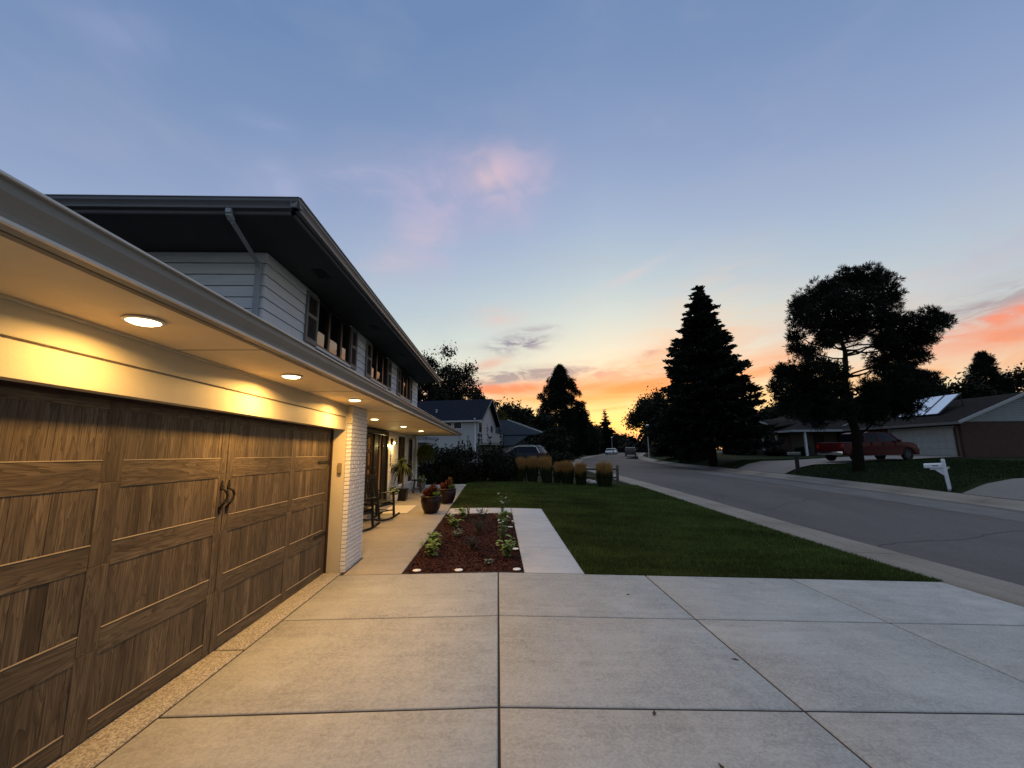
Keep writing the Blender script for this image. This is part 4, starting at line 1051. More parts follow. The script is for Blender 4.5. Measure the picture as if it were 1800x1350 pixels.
# small round solar lights, unlit white discs
src = None
DISC = pm('white_disc_plastic', (.80, .80, .78), .35, var=.03)
for i, (x, y, lab) in enumerate([(-1.19, 6.60, 'white disc path light at the near left corner of the bed'), (-.58, 6.58, 'white disc path light at the middle of the driveway edge of the bed'),
        (.27, 6.60, 'white disc path light at the near right corner of the bed'), (.30, 7.85, 'white disc path light beside the street side walk near the bright green plant'),
        (.27, 9.85, 'white disc path light among the plants halfway up the street side walk'), (-.42, 11.62, 'white disc path light at the far end of the bed by the cross walk')]):
    if src is None:
        t = empty('path_light'); MB().lathe((0, 0, 0), [(.058, .0), (.062, .006), (.058, .012), (.04, .016), (.001, .017)], 24).build('cap', DISC, t, smooth=True)
        MB().lathe((0, 0, -.05), [(.012, 0), (.05, .04), (.052, .05)], 12).build('stake', BLACK, t, smooth=True); src = t
    else: t = copy_tree(src)
    t.location = (x, y, g(x, y)+.012); tag(t, lab, 'path light', 'small round white path lights round the bed')

# ---- big glazed planters with coleus
GLAZE = pm('oxblood_glaze', (.014, .003, .003), .5, var=.4, vscale=4, coat=.1)
def planter(x, y, label, seed, tall_col):
    rg = np.random.default_rng(seed)
    t = empty('planter', (x, y, g(x, y)+.012), 0, label, 'planter')
    MB().lathe((0, 0, 0), [(.15, 0), (.17, .01), (.235, .14), (.27, .28), (.272, .36), (.262, .40), (.285, .415), (.29, .44), (.275, .455), (.25, .44), (.24, .40), (.001, .40)], 36).build('pot', GLAZE, t, smooth=True)
    MB().lathe((0, 0, .40), [(.24, 0), (.24, .008), (.001, .02)], 20).build('potting_soil', SOIL, t)
    for (cx_, cy_, r, h, n, mat, nm) in ((-.10, 0, .13, .17, 520, leaf_mat('coleus_orange', (.06, .014, .008), (.18, .045, .02), .5), 'orange_leaves'), (.03, .02, .14, .24, 520, leaf_mat('coleus_dark', (.03, .010, .008), (.12, .03, .02), .5), 'dark_leaves'),
                                     (.14, -.03, .12, .10, 380, LEAF_R, 'green_leaves'), (.08, .05, .10, .30, 220, tall_col, 'tall_leaves')):
        u = rg.normal(0, 1, (n, 3)); u /= np.linalg.norm(u, axis=1)[:, None]
        P = np.array([cx_, cy_, .45+h*.55])+u*np.array([r, r, h*.62])*(rg.random(n)**.4)[:, None]
        leafobj(nm, leafquads(P, .028, rg, .6), mat, t)
planter(-1.80, 11.85, 'dark red glazed pot with orange and dark coleus, the nearer of the pair', 31, leaf_mat('coleus_dark', (.03, .010, .008), (.12, .03, .02), .5))
planter(-1.58, 13.60, 'dark red glazed pot with yellow topped leaves, behind the nearer pot', 32, leaf_mat('yellow_leaf', (.10, .07, .012), (.28, .19, .04), .5))

# ---- dracaena in a square black pot
def palm():
    rb = random.Random(5); x, y = -3.14, 14.4
    t = empty('potted_palm', (x, y, g(x, y)+.014), 0, 'tall drooping palm in a black pot against the brick wall', 'potted plant')
    m = MB(); m.add([(-.13, -.13, 0), (.13, -.13, 0), (.13, .13, 0), (-.13, .13, 0), (-.18, -.18, .36), (.18, -.18, .36), (.18, .18, .36), (-.18, .18, .36)], [(0, 3, 2, 1), (0, 1, 5, 4), (1, 2, 6, 5), (2, 3, 7, 6), (3, 0, 4, 7), (4, 5, 6, 7)]); m.box(-.19, .19, -.19, .19, .34, .375)
    m.build('pot', BLACK, t, .006, seg=1)
    m = MB(); m.tube([(0, 0, .3), (.02, 0, .8), (-.01, 0, 1.15)], [.035, .028, .03], 8); m.build('trunk', pm('pale_bark', (.20, .14, .08), .85, var=.3), t, smooth=True)
    V = []; F = []
    for k in range(120):
        a = rb.uniform(0, 6.283); el = rb.uniform(-.2, 1.3); L = rb.uniform(.40, .64); w = .022; p = Vector((0, 0, 1.05+rb.uniform(0, .2))); n = 7; q = len(V)
        d = Vector((math.cos(a)*math.cos(el), math.sin(a)*math.cos(el), math.sin(el))); s = Vector((-math.sin(a), math.cos(a), 0))
        for i in range(n+1):
            f = i/n; pt = p+d*L*f+Vector((0, 0, -.55*L*(1.1+.5*math.cos(el))*f*f)); ww = w*math.sin(math.pi*min(1, .12+f*.88))+.002; V += [tuple(pt-s*ww), tuple(pt+s*ww)]
        F += [(q+2*i, q+2*i+1, q+2*i+3, q+2*i+2) for i in range(n)]
    MB().add(V, F).build('fronds', leaf_mat('palm_leaf', (.008, .014, .004), (.026, .036, .010), .7), t)
palm()
# stool
t = empty('garden_stool', (-3.02, 16.35, g(-3, 16.35)+.014), R(20), 'low black stool on splayed legs on the porch beyond the palm', 'stool')
MB().lathe((0, 0, .44), [(.20, 0), (.215, .01), (.215, .035), (.19, .045), (.001, .042)], 24).build('seat', BLACK, t, smooth=True)
for k in range(4):
    a = math.pi/4+k*math.pi/2; MB().bar((.12*math.cos(a), .12*math.sin(a), .45), (.21*math.cos(a), .21*math.sin(a), 0), .035, .03).build('leg', BLACK, t)
m = MB()
for k in range(4):
    a = math.pi/4+k*math.pi/2; b = a+math.pi/2; m.bar((.18*math.cos(a), .18*math.sin(a), .14), (.18*math.cos(b), .18*math.sin(b), .14), .02, .02)
m.build('stretcher', BLACK, t)
# white flowering plant past the stool and a white round planter in front of the window
def small_pot(name, x, y, r, h, potm, label, seed, flower, leafm=None):
    rg = np.random.default_rng(seed); t = empty(name, (x, y, g(x, y)+.014), 0, label, 'potted plant')
    MB().lathe((0, 0, 0), [(r*.6, 0), (r*.95, h*.45), (r, h*.85), (r*1.06, h), (r*.9, h), (.001, h*.9)], 20).build('pot', potm, t, smooth=True)
    n = 420; u = rg.normal(0, 1, (n, 3)); u /= np.linalg.norm(u, axis=1)[:, None]; P = np.array([0, 0, h+r*.7])+u*(r*1.15*rg.random(n)**.4)[:, None]
    leafobj('leaves', leafquads(P, .03, rg, .5), leafm or LEAF_R, t)
    if flower:
        f = MB()
        for k in range(46):
            c = P[k]; f.lathe(c, [(.004, 0), (.028, .01), (.02, .02), (.001, .016)], 6)
        f.build('flowers', pm('white_petal', (.75, .75, .72), .6), t)
small_pot('flower_pot', -3.05, 17.5, .16, .26, pm('grey_pot', (.14, .13, .12), .6), 'small pot of white flowers at the far corner of the porch', 71, True)
small_pot('round_planter', -3.28, 13.85, .13, .26, pm('white_ceramic', (.70, .68, .64), .35), 'round white ceramic planter beside the palm under the window', 72, True)
# hanging basket at the far end of the eave
def basket():
    rg = np.random.default_rng(77); t = empty('hanging_basket', (-2.98, 17.95, ZS), 0, 'hanging basket of trailing yellow green leaves under the far end of the eave', 'hanging basket')
    m = MB(); 
    for k in range(3):
        a = k*2.094; m.tube([(0, 0, -.02), (.16*math.cos(a), .16*math.sin(a), -.55)], .004, 4)
    m.tube([(0, 0, 0), (0, 0, -.04)], .006, 5); m.build('hanger', IRON, t)
    MB().lathe((0, 0, -.75), [(.05, 0), (.13, .05), (.18, .19), (.17, .20), (.001, .18)], 18).build('pot', pm('fibre_pot', (.05, .04, .03), .9), t, smooth=True)
    n = 2400; a = rg.random(n)*6.283; s = rg.random(n); r = .12+.20*np.sin(np.minimum(1, s*1.6)*1.57)*rg.uniform(.6, 1.2, n); P = np.stack([np.cos(a)*r, np.sin(a)*r, -.42-.75*s**1.4*rg.uniform(.5, 1, n)], 1)
    leafobj('trailing_leaves', leafquads(P, .045, rg, .4, np.tile([0, 0, -1.0], (n, 1)), .6), leaf_mat('basket_leaf', (.02, .032, .005), (.09, .11, .018), .6), t)
basket()

# ---- hedge and shrubs at the end of the lawn
shrub(-2.5, 20.6, 2.6, 1.6, 1.9, 'tall black green shrub hard against the far corner of the house', 41, 9000, .055, shoots=4, shoot_h=.3)
shrub(-.9, 20.9, 2.6, 1.7, 1.65, 'dark shrub with upright shoots in front of the white neighbour house', 42, 8000, .055, shoots=15, shoot_h=1.5)
shrub(.2, 21.6, 1.6, 1.2, 1.3, 'dark rounded shrub ending the row before the tan grasses', 43, 7000, .05, shoots=8, shoot_h=.6)
shrub(-2.55, 19.7, 1.3, .9, .9, 'low dark shrub beside the porch corner', 44, 4000, .045)
shrub(.0, 20.5, 1.9, .9, 1.05, 'low dark shrub at the lawn edge under the tall shoots', 45, 6000, .045)
shrub(-1.7, 20.1, 1.5, .9, 1.1, 'low black green shrub filling the lawn edge near the house', 48, 5000, .045)
# ---- ornamental grasses
def grass_clump(x, y, r, h, label, seed):
    rg = np.random.default_rng(seed); t = empty('feather_grass', (x, y, g(x, y)-.02), 0, label, 'ornamental grass', 'tan topped feather grasses in a row along the fence')
    def strands(n, r0, r1, z0, z1, w, curve):
        a = rg.random(n)*6.283; q = rg.random(n)**.5; bx, by = np.cos(a)*q*r0, np.sin(a)*q*r0; tx, ty = np.cos(a)*q*r1+rg.normal(0, .03, n), np.sin(a)*q*r1+rg.normal(0, .03, n); zt = z1*rg.uniform(.74, 1.05, n)*(1-.07*q**3)
        zs = z0*rg.uniform(.85, 1.1, n); th = rg.random(n)*6.283; wx, wy = np.cos(th)*w, np.sin(th)*w
        mx, my, mz = bx+(tx-bx)*.55, by+(ty-by)*.55, zs+(zt-zs)*.62
        V = np.stack([np.stack([bx-wx, by-wy, zs], 1), np.stack([bx+wx, by+wy, zs], 1), np.stack([mx+wx, my+wy, mz], 1), np.stack([mx-wx, my-wy, mz], 1),
                      np.stack([mx-wx, my-wy, mz], 1), np.stack([mx+wx, my+wy, mz], 1), np.stack([tx+wx*.15, ty+wy*.15, zt], 1), np.stack([tx-wx*.15, ty-wy*.15, zt], 1)], 1)
        return V.reshape(-1, 3)
    leafobj('leaves', strands(1800, r*.78, r*1.0, 0, h*.74, .008, 1), leaf_mat('reed_green', (.012, .018, .005), (.035, .04, .012)), t)
    t.rotation_euler = (rg.normal(0, .05), rg.normal(0, .07), 0); t.scale = (rg.uniform(.82, 1.0),)*2+(rg.uniform(.92, 1.06),)
    V = strands(1000, r*.78, r*1.08, h*.44, h*1.04, .009, 1)
    leafobj('plumes', V, leaf_mat('tan_plume', (.26, .135, .04), (.52, .29, .09)), t)

def cone_clumps(H_, R_, n, seed, r=.75, low=.05, top=.5):
    rq_ = random.Random(seed); out = []
    for k in range(n):
        f = low+(1-low)*((k+.5)/n)**.85; rr_ = R_*math.sin(math.pi/2*min(1, (1-f)*1.55))**.8*(1-f*.12) if f > .35 else R_*(.92+.1*f)
        a = k*2.4+rq_.uniform(-.4, .4); q = rr_*rq_.uniform(.35, .86); out.append((math.cos(a)*q, math.sin(a)*q, f*(H_-r*.5), r*rq_.uniform(.75, 1.25)*(1-f*.45)))
    return out+[(0, 0, H_-.35, .35), (.05, 0, H_-.9, .5)]
# ================================================================ TREES AWAY FROM THE HOUSE
PC = [(1.18, -0.84, 10.25, 0.87), (0.97, 0.14, 10.56, 0.81), (-0.67, -0.42, 9.76, 0.84), (3.14, 0.33, 10.54, 0.76), (3.5, 0.4, 9.54, 0.77), (0.26, -1.39, 8.64, 0.99), (-1.22, -1.56, 8.47, 0.89), (-0.56, 1.08, 9.55, 0.9), (-2.41, -0.39, 8.9, 0.49), (-2.5, -0.85, 7.89, 0.72), (0.46, 1.59, 8.33, 0.91), (0.38, -0.1, 7.7, 0.95), (2.56, 1.08, 8.29, 0.79), (2.62, -0.08, 8.14, 0.65), (3.99, 0.45, 8.2, 0.77), (4.12, -1.12, 7.91, 0.62), (6.26, 0.22, 8.18, 0.46), (5.25, 1.18, 7.4, 0.9), (5.04, 0.07, 7.42, 0.6), (3.58, 0.77, 7.18, 0.83), (3.8, 0.55, 6.4, 0.62), (-2.99, -0.7, 6.37, 0.44), (-1.6, 0.41, 6.43, 0.46), (-2.86, 0.29, 5.13, 0.81), (-2.14, -0.64, 5.36, 0.83), (-1.96, -1.5, 4.88, 0.7), (-1.24, 1.17, 4.52, 0.79), (-3.39, -0.04, 5.28, 0.45), (-2.66, 0.7, 3.61, 0.88), (-1.04, 1.21, 3.23, 0.9), (-0.55, 0.69, 3.38, 0.62), (3.36, 1.35, 5.98, 0.75), (2.52, -0.34, 4.99, 0.74), (4.6, 0.96, 4.79, 0.89), (1.3, -0.18, 4.3, 0.8), (3.53, 1.39, 3.87, 0.91), (4.19, 1.21, 3.52, 0.85), (-1.45, -1.29, 3.08, 0.57), (2.53, -1.16, 3.99, 0.57), (-4.07, -0.45, 4.38, 0.44), (-1.5, 1.49, 5.02, 0.64), (-1.54, -0.2, 4.31, 0.6), (-0.01, 0.41, 4.29, 0.61), (-1.32, -0.64, 6.9, 0.58), (-2.48, 0.01, 7.3, 0.4), (2.17, -0.37, 6.98, 0.59), (4.06, -0.24, 6.05, 0.5), (0.9, 0.27, 3.23, 0.71), (1.5, 0.27, 3.01, 0.61), (5.99, 1.29, 5.06, 0.58)]
pine(18.85, 22.0, PC, 'big irregular black pine on the lawn in front of the red pickup', 51, 9.6, tr=.25, leaf=.18, per=5200)
spruce(17.5, 34.5, 15.6, 4.15, 'tallest dark pointed spruce beside the street, left of the big pine', 52, .18, .17, 2.3, power=.72, rough=.34, levels=58)
spruce(21.0, 48, 10.6, 3.3, 'dark conical spruce pressed against the left flank of the tall spruce', 53, .03, .2, 1.1, levels=32)
broad_tree(26.4, 70, 12.3, 5.0, 'leafy dark tree left of the spruces where the street narrows', 54, .12, .20, 14000, blobs=34)
broad_tree(18.2, 42, 6.6, 3.2, 'low dark leafy tree in the shade under the tall spruce', 55, .05, .16, 9000)
spruce(30, 78, 9.5, 3.0, 'small dark conifer far along the right side of the street', 56, .03, .24, .8, levels=24)
broad_tree(39.5, 60, 8.8, 4.6, 'round dark tree showing between the tall spruce and the pine', 57, .1, .22, 9000)
broad_tree(44.0, 56, 9.0, 5.0, 'dark tree over the ranch house roof, left behind the pine trunk', 58, .1, .22, 9000)
broad_tree(48.5, 50, 10.6, 5.0, 'dark broad tree behind the ranch house roof, right of the pine trunk', 59, .1, .22, 10000)
pine(46.0, 45.5, cone_clumps(10.6, 3.6, 40, 60, 1.1), 'shaggy dark pine just above the solar panels', 60, 10.2, tr=.3, leaf=.30, per=1300)
pine(58.4, 48, cone_clumps(11.8, 3.4, 44, 61, 1.0), 'pointed dark conifer right of the solar panels behind the roof', 61, 11.4, tr=.3, leaf=.30, per=1300, name='conifer_tree')
broad_tree(54.5, 49, 10.8, 4.2, 'dark leafy tree between the two conifers behind the garage roof', 62, .1, .2, 9000)
broad_tree(64.5, 49, 11.8, 4.6, 'wispy dark tree at the right edge behind the brick gable', 63, .1, .2, 8000, sparse=1.3)
broad_tree(50, 66, 11.5, 6.5, 'distant dark tree filling the gap behind the ranch houses', 64, .08, .28, 9000)
# left side
broad_tree(-7.9, 58, 17.2, 6.4, 'tall leafy tree with sky showing through, rising behind the navy roof', 65, .14, .17, 20000, blobs=80, name='leafy_tree', br=.62, sparse=1.15)
broad_tree(-3.6, 60, 12.2, 4.2, 'lower leafy crown to the right of the tall tree behind the navy roof', 66, .2, .16, 7000, blobs=46, sparse=1.2, br=.62)
broad_tree(-13.5, 55, 12.5, 5.5, 'dense dark tree behind the left part of the navy roof', 67, .08, .22, 12000)
broad_tree(2.6, 66, 9.9, 4.3, 'round dark tree left of the tall mid street conifer', 68, .05, .22, 14000, blobs=34)
broad_tree(.4, 61, 8.3, 2.0, 'small golden green tree beside the blue grey roof', 69, .1, .15, 4500, mat=LEAF_G)
pine(10.0, 66, cone_clumps(14.6, 4.9, 84, 70, 1.1), 'broad dark conifer standing alone mid street left of the road', 70, 14.0, tr=.3, leaf=.34, per=1000, name='conifer_tree')
broad_tree(4.6, 42, 4.4, 2.2, 'low dark tree below the mid street conifer behind the feather grasses', 73, .02, .14, 9000)
broad_tree(6.0, 56, 6.8, 2.8, 'dark tree between the blue grey roofed house and the mid street conifer', 74, .02, .18, 9000)
broad_tree(7.0, 56, 6.2, 2.8, 'dark low tree right of the mid street conifer by the kerb', 75, .02, .16, 8000)
spruce(19.6, 94, 10.8, 3.0, 'small dark conifer right of the broad mid street conifer', 76, .02, .2, 1.0, power=.6, rough=.4, levels=26)
broad_tree(15.0, 84, 10.4, 4.4, 'dark leafy tree farther up the left side of the street', 77, .02, .22, 6000)
spruce(34.2, 134, 14.2, 4.2, 'narrow pointed conifer against the yellow sky', 78, .03, .26, .9, levels=24)
broad_tree(23.5, 112, 9.0, 5.0, 'distant dark tree beside the far parked cars', 79, .02, .3, 5000)
broad_tree(48.5, 168, 10.8, 6.0, 'far tree where the street disappears, left of the gap', 80, .02, .35, 4000)
broad_tree(52.5, 140, 10.8, 6.0, 'far grey green tree where the street disappears, right of the gap', 81, .02, .35, 5000, mat=leaf_mat('far_green', (.03, .04, .015), (.05, .06, .02)))
broad_tree(38.5, 94, 10.6, 5.5, 'dark tree on the right side beyond the parked van', 82, .02, .3, 6000)
# far-off wood closing the view
def far_wood():
    rg = np.random.default_rng(90); L = []
    for k in range(150):
        a = R(rg.uniform(-62, 66)); d = rg.uniform(150, 230)
        x, y = d*math.sin(a), d*math.cos(a)
        if y < 60: x *= 1.0
        low_ = abs(math.degrees(a)-17.0) < 2.6; c = np.array([x, y, g(x, y)+(rg.uniform(-1.5, .8) if low_ else rg.uniform(3, 6.0))]); m = 260; u = rg.normal(0, 1, (m, 3)); u /= np.linalg.norm(u, axis=1)[:, None]
        L.append(c+u*np.array([7, 7, 6.0])*(rg.random(m)**.35)[:, None])
    P = np.concatenate(L)
    tag(leafobj('far_wood', leafquads(P, 1.0, rg, .6), LEAF_D), 'far off dark line of trees along the horizon', 'wood', kind='stuff')
far_wood()
# shrubs across the street
shrub(24.2, 64.5, 2.2, 2, 2.0, 'olive green shrub by the right hand street lamp', 91, 3000, .12, mat=leaf_mat('olive_leaf', (.03, .035, .008), (.07, .075, .02)))
shrub(27.6, 41.5, 1.6, 3.0, 1.0, 'low black shrub under the white framed picture window', 92, 3000, .08)
shrub(27.8, 48, 1.2, 5.0, .9, 'low black shrub under the tan wall of the ranch house', 93, 3000, .08)
shrub(29.4, 40.4, .9, .9, .8, 'small dark shrub beside the white porch post', 94, 1500, .06)
shrub(18.6, 40, 3.0, 2.5, 2.0, 'black shrub mass at the foot of the tall spruce', 95, 5000, .1)
shrub(4.2, 43, 5, 2, 2.2, 'dark hedge across the neighbour garden behind the parked car', 96, 7000, .1)
shrub(4.6, 33, 2.0, 4.0, 1.4, 'dark shrubs in the next garden behind the right end of the grasses', 97, 6000, .07)

grass_clump(1.01, 20.95, .26, 1.09, 'leftmost small feather grass clump in front of the parked car', 201)
grass_clump(1.66, 20.85, .31, 1.15, 'second feather grass clump from the left along the fence', 202)
grass_clump(2.32, 20.3, .34, 1.18, 'third feather grass clump from the left, fullest of the middle three', 203)
grass_clump(2.78, 20.3, .20, 1.02, 'thin feather grass clump leaning on the right of the third one', 204)
grass_clump(3.25, 20.2, .34, 1.08, 'feather grass clump just left of the pair before the road', 205)
grass_clump(3.82, 19.8, .33, 1.03, 'feather grass clump second from the right along the fence', 206)
grass_clump(4.82, 19.45, .43, 1.06, 'rightmost and widest feather grass clump next to the kerb', 207)

# ---- split rail fence
t = empty('rail_fence', (2.5, 21.2, 0), 0, 'weathered split rail fence running behind the feather grasses', 'fence')
WOODG = pm('weathered_wood', (.10, .085, .065), .9, var=.35, vscale=5, bump=.7, bscale=30, stretch=(1, 6, 6))
rb = random.Random(9); px_ = [-.6, 1.35, 3.4, 5.55]; fy = lambda x: 21.75-.29*(x+.6)
for x in px_:
    z = g(x, fy(x)); MB((2.5, 21.2, 0)).bar((x, fy(x), z-.1), (x+rb.uniform(-.03, .03), fy(x), z+.95), .12, .10).build('post', WOODG, t, .012, seg=1)
for a, b in zip(px_[:-1], px_[1:]):
    for h in (.36, .74):
        m = MB((2.5, 21.2, 0)); za, zb = g(a, fy(a)), g(b, fy(b)); m.tube([(a-.08, fy(a), za+h), ((a+b)/2, fy((a+b)/2)+.02, (za+zb)/2+h-.03), (b+.08, fy(b), zb+h+.02)], [.045, .055, .045], 6); m.build('rail', WOODG, t)
rs = random.Random(12)
for k, (x, y, r, lab) in enumerate(((4.35, 20.6, .22, 'pale boulder behind the fence, left of the widest grass clump'), (4.62, 20.9, .15, 'smaller pale stone beside the boulder near the kerb'))):
    m = MB(); bm = bmesh.new(); bmesh.ops.create_icosphere(bm, subdivisions=3, radius=r)
    for v in bm.verts: v.co *= 1+.22*mnoise.noise(v.co*6+Vector((k*5, 0, 0))); v.co.z *= .62
    me = bpy.data.meshes.new('boulder'); bm.to_mesh(me); bm.free(); me.materials.append(pm('pale_stone', (.40, .39, .37), .9, var=.3, bump=.6)); o = bpy.data.objects.new('boulder', me); COL.objects.link(o)
    o.location = (x, y, g(x, y)+r*.35); tag(o, lab, 'stone')

# ================================================================ NEIGHBOUR HOUSE WITH NAVY ROOF
NAVY = pm('navy_shingles', (.011, .014, .024), .9, spec=.05, var=.35, vscale=5, bump=.5, bscale=9)
SLATE = pm('slate_blue_shingles', (.026, .035, .045), .9, spec=.05, var=.3, vscale=5, bump=.5, bscale=9)
NSID = pm('neighbour_siding', (.38, .37, .35), .7, var=.08, stretch=(1, 1, 6))
NSIDL = pm('neighbour_gable_siding', (.46, .43, .41), .7, var=.06, stretch=(1, 1, 6))
PLANK = pm('grey_deck_wood', (.20, .19, .16), .85, var=.25)
def nb_house():
    # local frame: corner nearest the street at (0,0); +x to the street side, +y away; walls go to -x
    t = empty('neighbour_house', (-1.98, 43, .80), -R(11), 'white sided neighbour house with a navy roof and a small balcony', 'house')
    Hh = 4.35; dpt = 9.0; rid = 6.85; L = 14
    m = MB(); z = 0
    while z < Hh-.02:
        m.prism([(.0, z), (-.016-.0, z), (-.004, z+.18), (.05, z+.18)], 'x', -L, 0); z += .175
    m.box(-L, -.0, .0, .05, 0, Hh); wl = m.build('wall', NSID, t)
    m = MB(); m.add([(0, 0, 0), (0, dpt, 0), (0, dpt, Hh), (0, dpt/2, rid-.1), (0, 0, Hh), (-.05, 0, 0), (-.05, dpt, 0), (-.05, dpt, Hh), (-.05, dpt/2, rid-.1), (-.05, 0, Hh)],
                    [(0, 1, 2, 3, 4), (9, 8, 7, 6, 5), (0, 4, 9, 5), (1, 6, 7, 2)]); m.build('gable_wall', NSIDL, t)
    m = MB(); m.box(-L, -.06, dpt-.05, dpt, 0, Hh); m.box(-L, -L+.05, 0, dpt, 0, Hh); m.build('wall', NSID, t)
    s = (rid-Hh)/(dpt/2); ov = .45; zr = lambda y: Hh+.12+s*y if y <= dpt/2 else Hh+.12+s*(dpt-y)
    rf = MB()
    for (a, b) in ((-ov, dpt/2), (dpt/2, dpt+ov)):
        za, zb = zr(a), zr(b); rf.add([(-L-.3, a, za), (.55, a, za), (.55, b, zb), (-L-.3, b, zb), (-L-.3, a, za-.12), (.55, a, za-.12), (.55, b, zb-.12), (-L-.3, b, zb-.12)], [(0, 1, 2, 3), (7, 6, 5, 4), (0, 4, 5, 1), (1, 5, 6, 2), (2, 6, 7, 3), (3, 7, 4, 0)])
    r = rf.build('roof', NAVY, t)
    m = MB(); m.box(-L-.3, .56, -ov-.10, -ov-.002, zr(-ov)-.14, zr(-ov)+.01); m.build('gutter', NSID, r)
    m = MB()
    for (a, b) in ((-ov, dpt/2), (dpt/2, dpt+ov)): m.bar((.565, a, zr(a)-.08), (.565, b, zr(b)-.08), .03, .20)
    m.build('rake_board', PLANK, r)
    m = MB(); m.lathe((-4.9, 1.5, zr(1.5)-.05), [(.10, 0), (.10, .28), (.14, .30), (.14, .36), (.001, .4)], 10); m.build('roof_vent', PIPE, r)
    for (a, b) in ((-2.55, -1.65), (-3.7, -2.75), (-5.2, -4.2)):
        m = MB(); m.box(a, b, -.045, .02, Hh-.95, Hh-.25); f = m.build('window', WHITE, t)
        MB().box(a+.06, b-.06, -.05, -.046, Hh-.89, Hh-.31).build('pane', BLACK, f)
    m = MB(); m.bar((-.25, -.14, Hh+.05), (-.25, -.14, .2), .09, .07, up=(0, 1, 0)); m.bar((-.25, -ov, Hh+.05), (-.25, -.14, Hh-.12), .09, .07); m.build('downspout', WHITE, t)
    # doors to the balcony on the gable face
    for (y0, y1) in ((.5, 1.5), (6.2, 7.1)):
        m = MB(); m.box(0, .04, y0, y1, 2.0, 4.05); f = m.build('balcony_door', DARKBR, t); MB().box(.041, .045, y0+.12, y1-.12, 2.2, 3.9).build('pane', BLACK, f)
    b = MB(); b.box(0, 1.35, -.1, 6.4, 1.78, 2.0); bl = b.build('balcony', PLANK, t)
    b = MB(); b.box(1.27, 1.35, -.1, 6.4, 2.92, 3.0); b.box(0, 1.35, -.1, -.02, 2.92, 3.0); b.box(1.27, 1.35, -.1, 6.4, 2.08, 2.14); b.box(0, 1.35, -.1, -.02, 2.08, 2.14)
    for k in range(8): b.box(.04+k*.175, .13+k*.175, -.09, -.03, 2.0, 2.95)
    for k in range(36): b.box(1.28, 1.33, k*.18, .09+k*.18, 2.0, 2.95)
    b.build('railing', NSIDL, bl)
    for yy in (0, 3.1, 6.2): MB().box(1.2, 1.32, yy, yy+.12, -.3, 1.78).build('post', PLANK, bl)
nb_house()
def second_house():
    t = empty('neighbour_house', (1.4, 49, .85), -R(16), 'low house with slate blue roofs beyond the balcony house', 'house')
    m = MB(); m.box(-6, 0, 0, .05, 0, 1.75); m.box(-.05, 0, 0, 8, 0, 1.75); m.box(-6, .0, 8, 8.05, 0, 3.3); m.build('wall', NSIDL, t)
    def rq(pts, name='roof', mat=SLATE):
        m = MB(); n = len(pts); m.add(list(pts)+[(p[0], p[1], p[2]-.14) for p in pts], [tuple(range(n)), tuple(range(2*n-1, n-1, -1))]+[(i, i+n, (i+1) % n+n, (i+1) % n) for i in range(n)]); return m.build(name, mat, t)
    rq([(-6, -.5, 1.75), (.6, -.5, 1.75), (1.5, 3.2, 3.0), (-6, 3.2, 3.0)])
    rq([(-6, 3.0, 3.1), (2.4, 3.0, 3.1), (2.9, 4.6, 3.35), (-2.0, 6.6, 5.2), (-6, 6.6, 5.2)])
    rq([(-2.0, 6.6, 5.2), (2.95, 4.6, 3.35), (3.6, 9.5, 3.3), (-2, 9.5, 4.2)])
    m = MB(); m.bar((-2.0, 6.55, 5.24), (3.0, 4.55, 3.40), .05, .16); m.build('fascia', NSIDL, t)
    m = MB(); m.box(-.14, .02, -.04, 0, 0, 1.75); m.build('corner_board', WHITE, t)
    m = MB(); m.box(-3.4, -.8, -.03, .0, .0, 1.5); m.build('garage_door', PLANK, t)
second_house()
# low shed roof seen past the house corner
t = empty('garden_shed', (-5.6, 25.5, g(-5, 25)), 0, 'low shed with pale fascia boards just past the far corner of the house', 'shed')
MB().box(-2.5, 1.3, 0, 3, 0, 2.0).build('wall', PLANK, t)
m = MB(); m.add([(-2.9, -.5, 2.1), (1.9, -.5, 1.95), (1.9, 1.5, 2.2), (-2.9, 1.5, 2.75), (-2.9, -.5, 2.0), (1.9, -.5, 1.85), (1.9, 1.5, 2.1), (-2.9, 1.5, 2.65)], [(0, 1, 2, 3), (7, 6, 5, 4), (0, 4, 5, 1), (1, 5, 6, 2), (2, 6, 7, 3), (3, 7, 4, 0)])
r = m.build('roof', SHING, t); m = MB(); m.bar((-2.9, -.52, 2.07), (1.95, -.52, 1.92), .03, .14); m.build('fascia', NSID, r)
# flag on a short pole
t = empty('flag', (3.62, 45.0, g(3.6, 45)), R(15), 'pale flag hanging from a slanted pole above the parked car', 'flag')
m = MB(); m.tube([(.35, 0, 0), (.25, 0, 1.1), (.0, 0, 2.5)], .025, 6); m.build('pole', WHITE, t)
V = []; F = []; n, k_ = 10, 8
for j in range(k_+1):
    for i in range(n+1):
        a, b = i/n, j/k_; V.append((.04-.62*a*(1-b*.75)+.14*b, .06*math.sin(a*7+b*3), 2.42-1.15*b-.45*a*(1-b)))
F = [(j*(n+1)+i, j*(n+1)+i+1, (j+1)*(n+1)+i+1, (j+1)*(n+1)+i) for j in range(k_) for i in range(n)]
flm = bpy.data.materials.new('flag_cloth'); flm.use_nodes = True; T = NT(flm.node_tree); wv = T.node('ShaderNodeTexWave'); wv.inputs['Scale'].default_value = 2.4; wv.bands_direction = 'Z'
T.l.new(T.node('ShaderNodeTexCoord').outputs['Object'], wv.inputs['Vector']); T.l.new(T.mix(T.maprange(wv.outputs['Fac'], .4, .6), (.30, .26, .32), (.46, .45, .50)), T.n['Principled BSDF'].inputs['Base Color'])
mesh_np('cloth', V, F, flm, t, smooth=True)

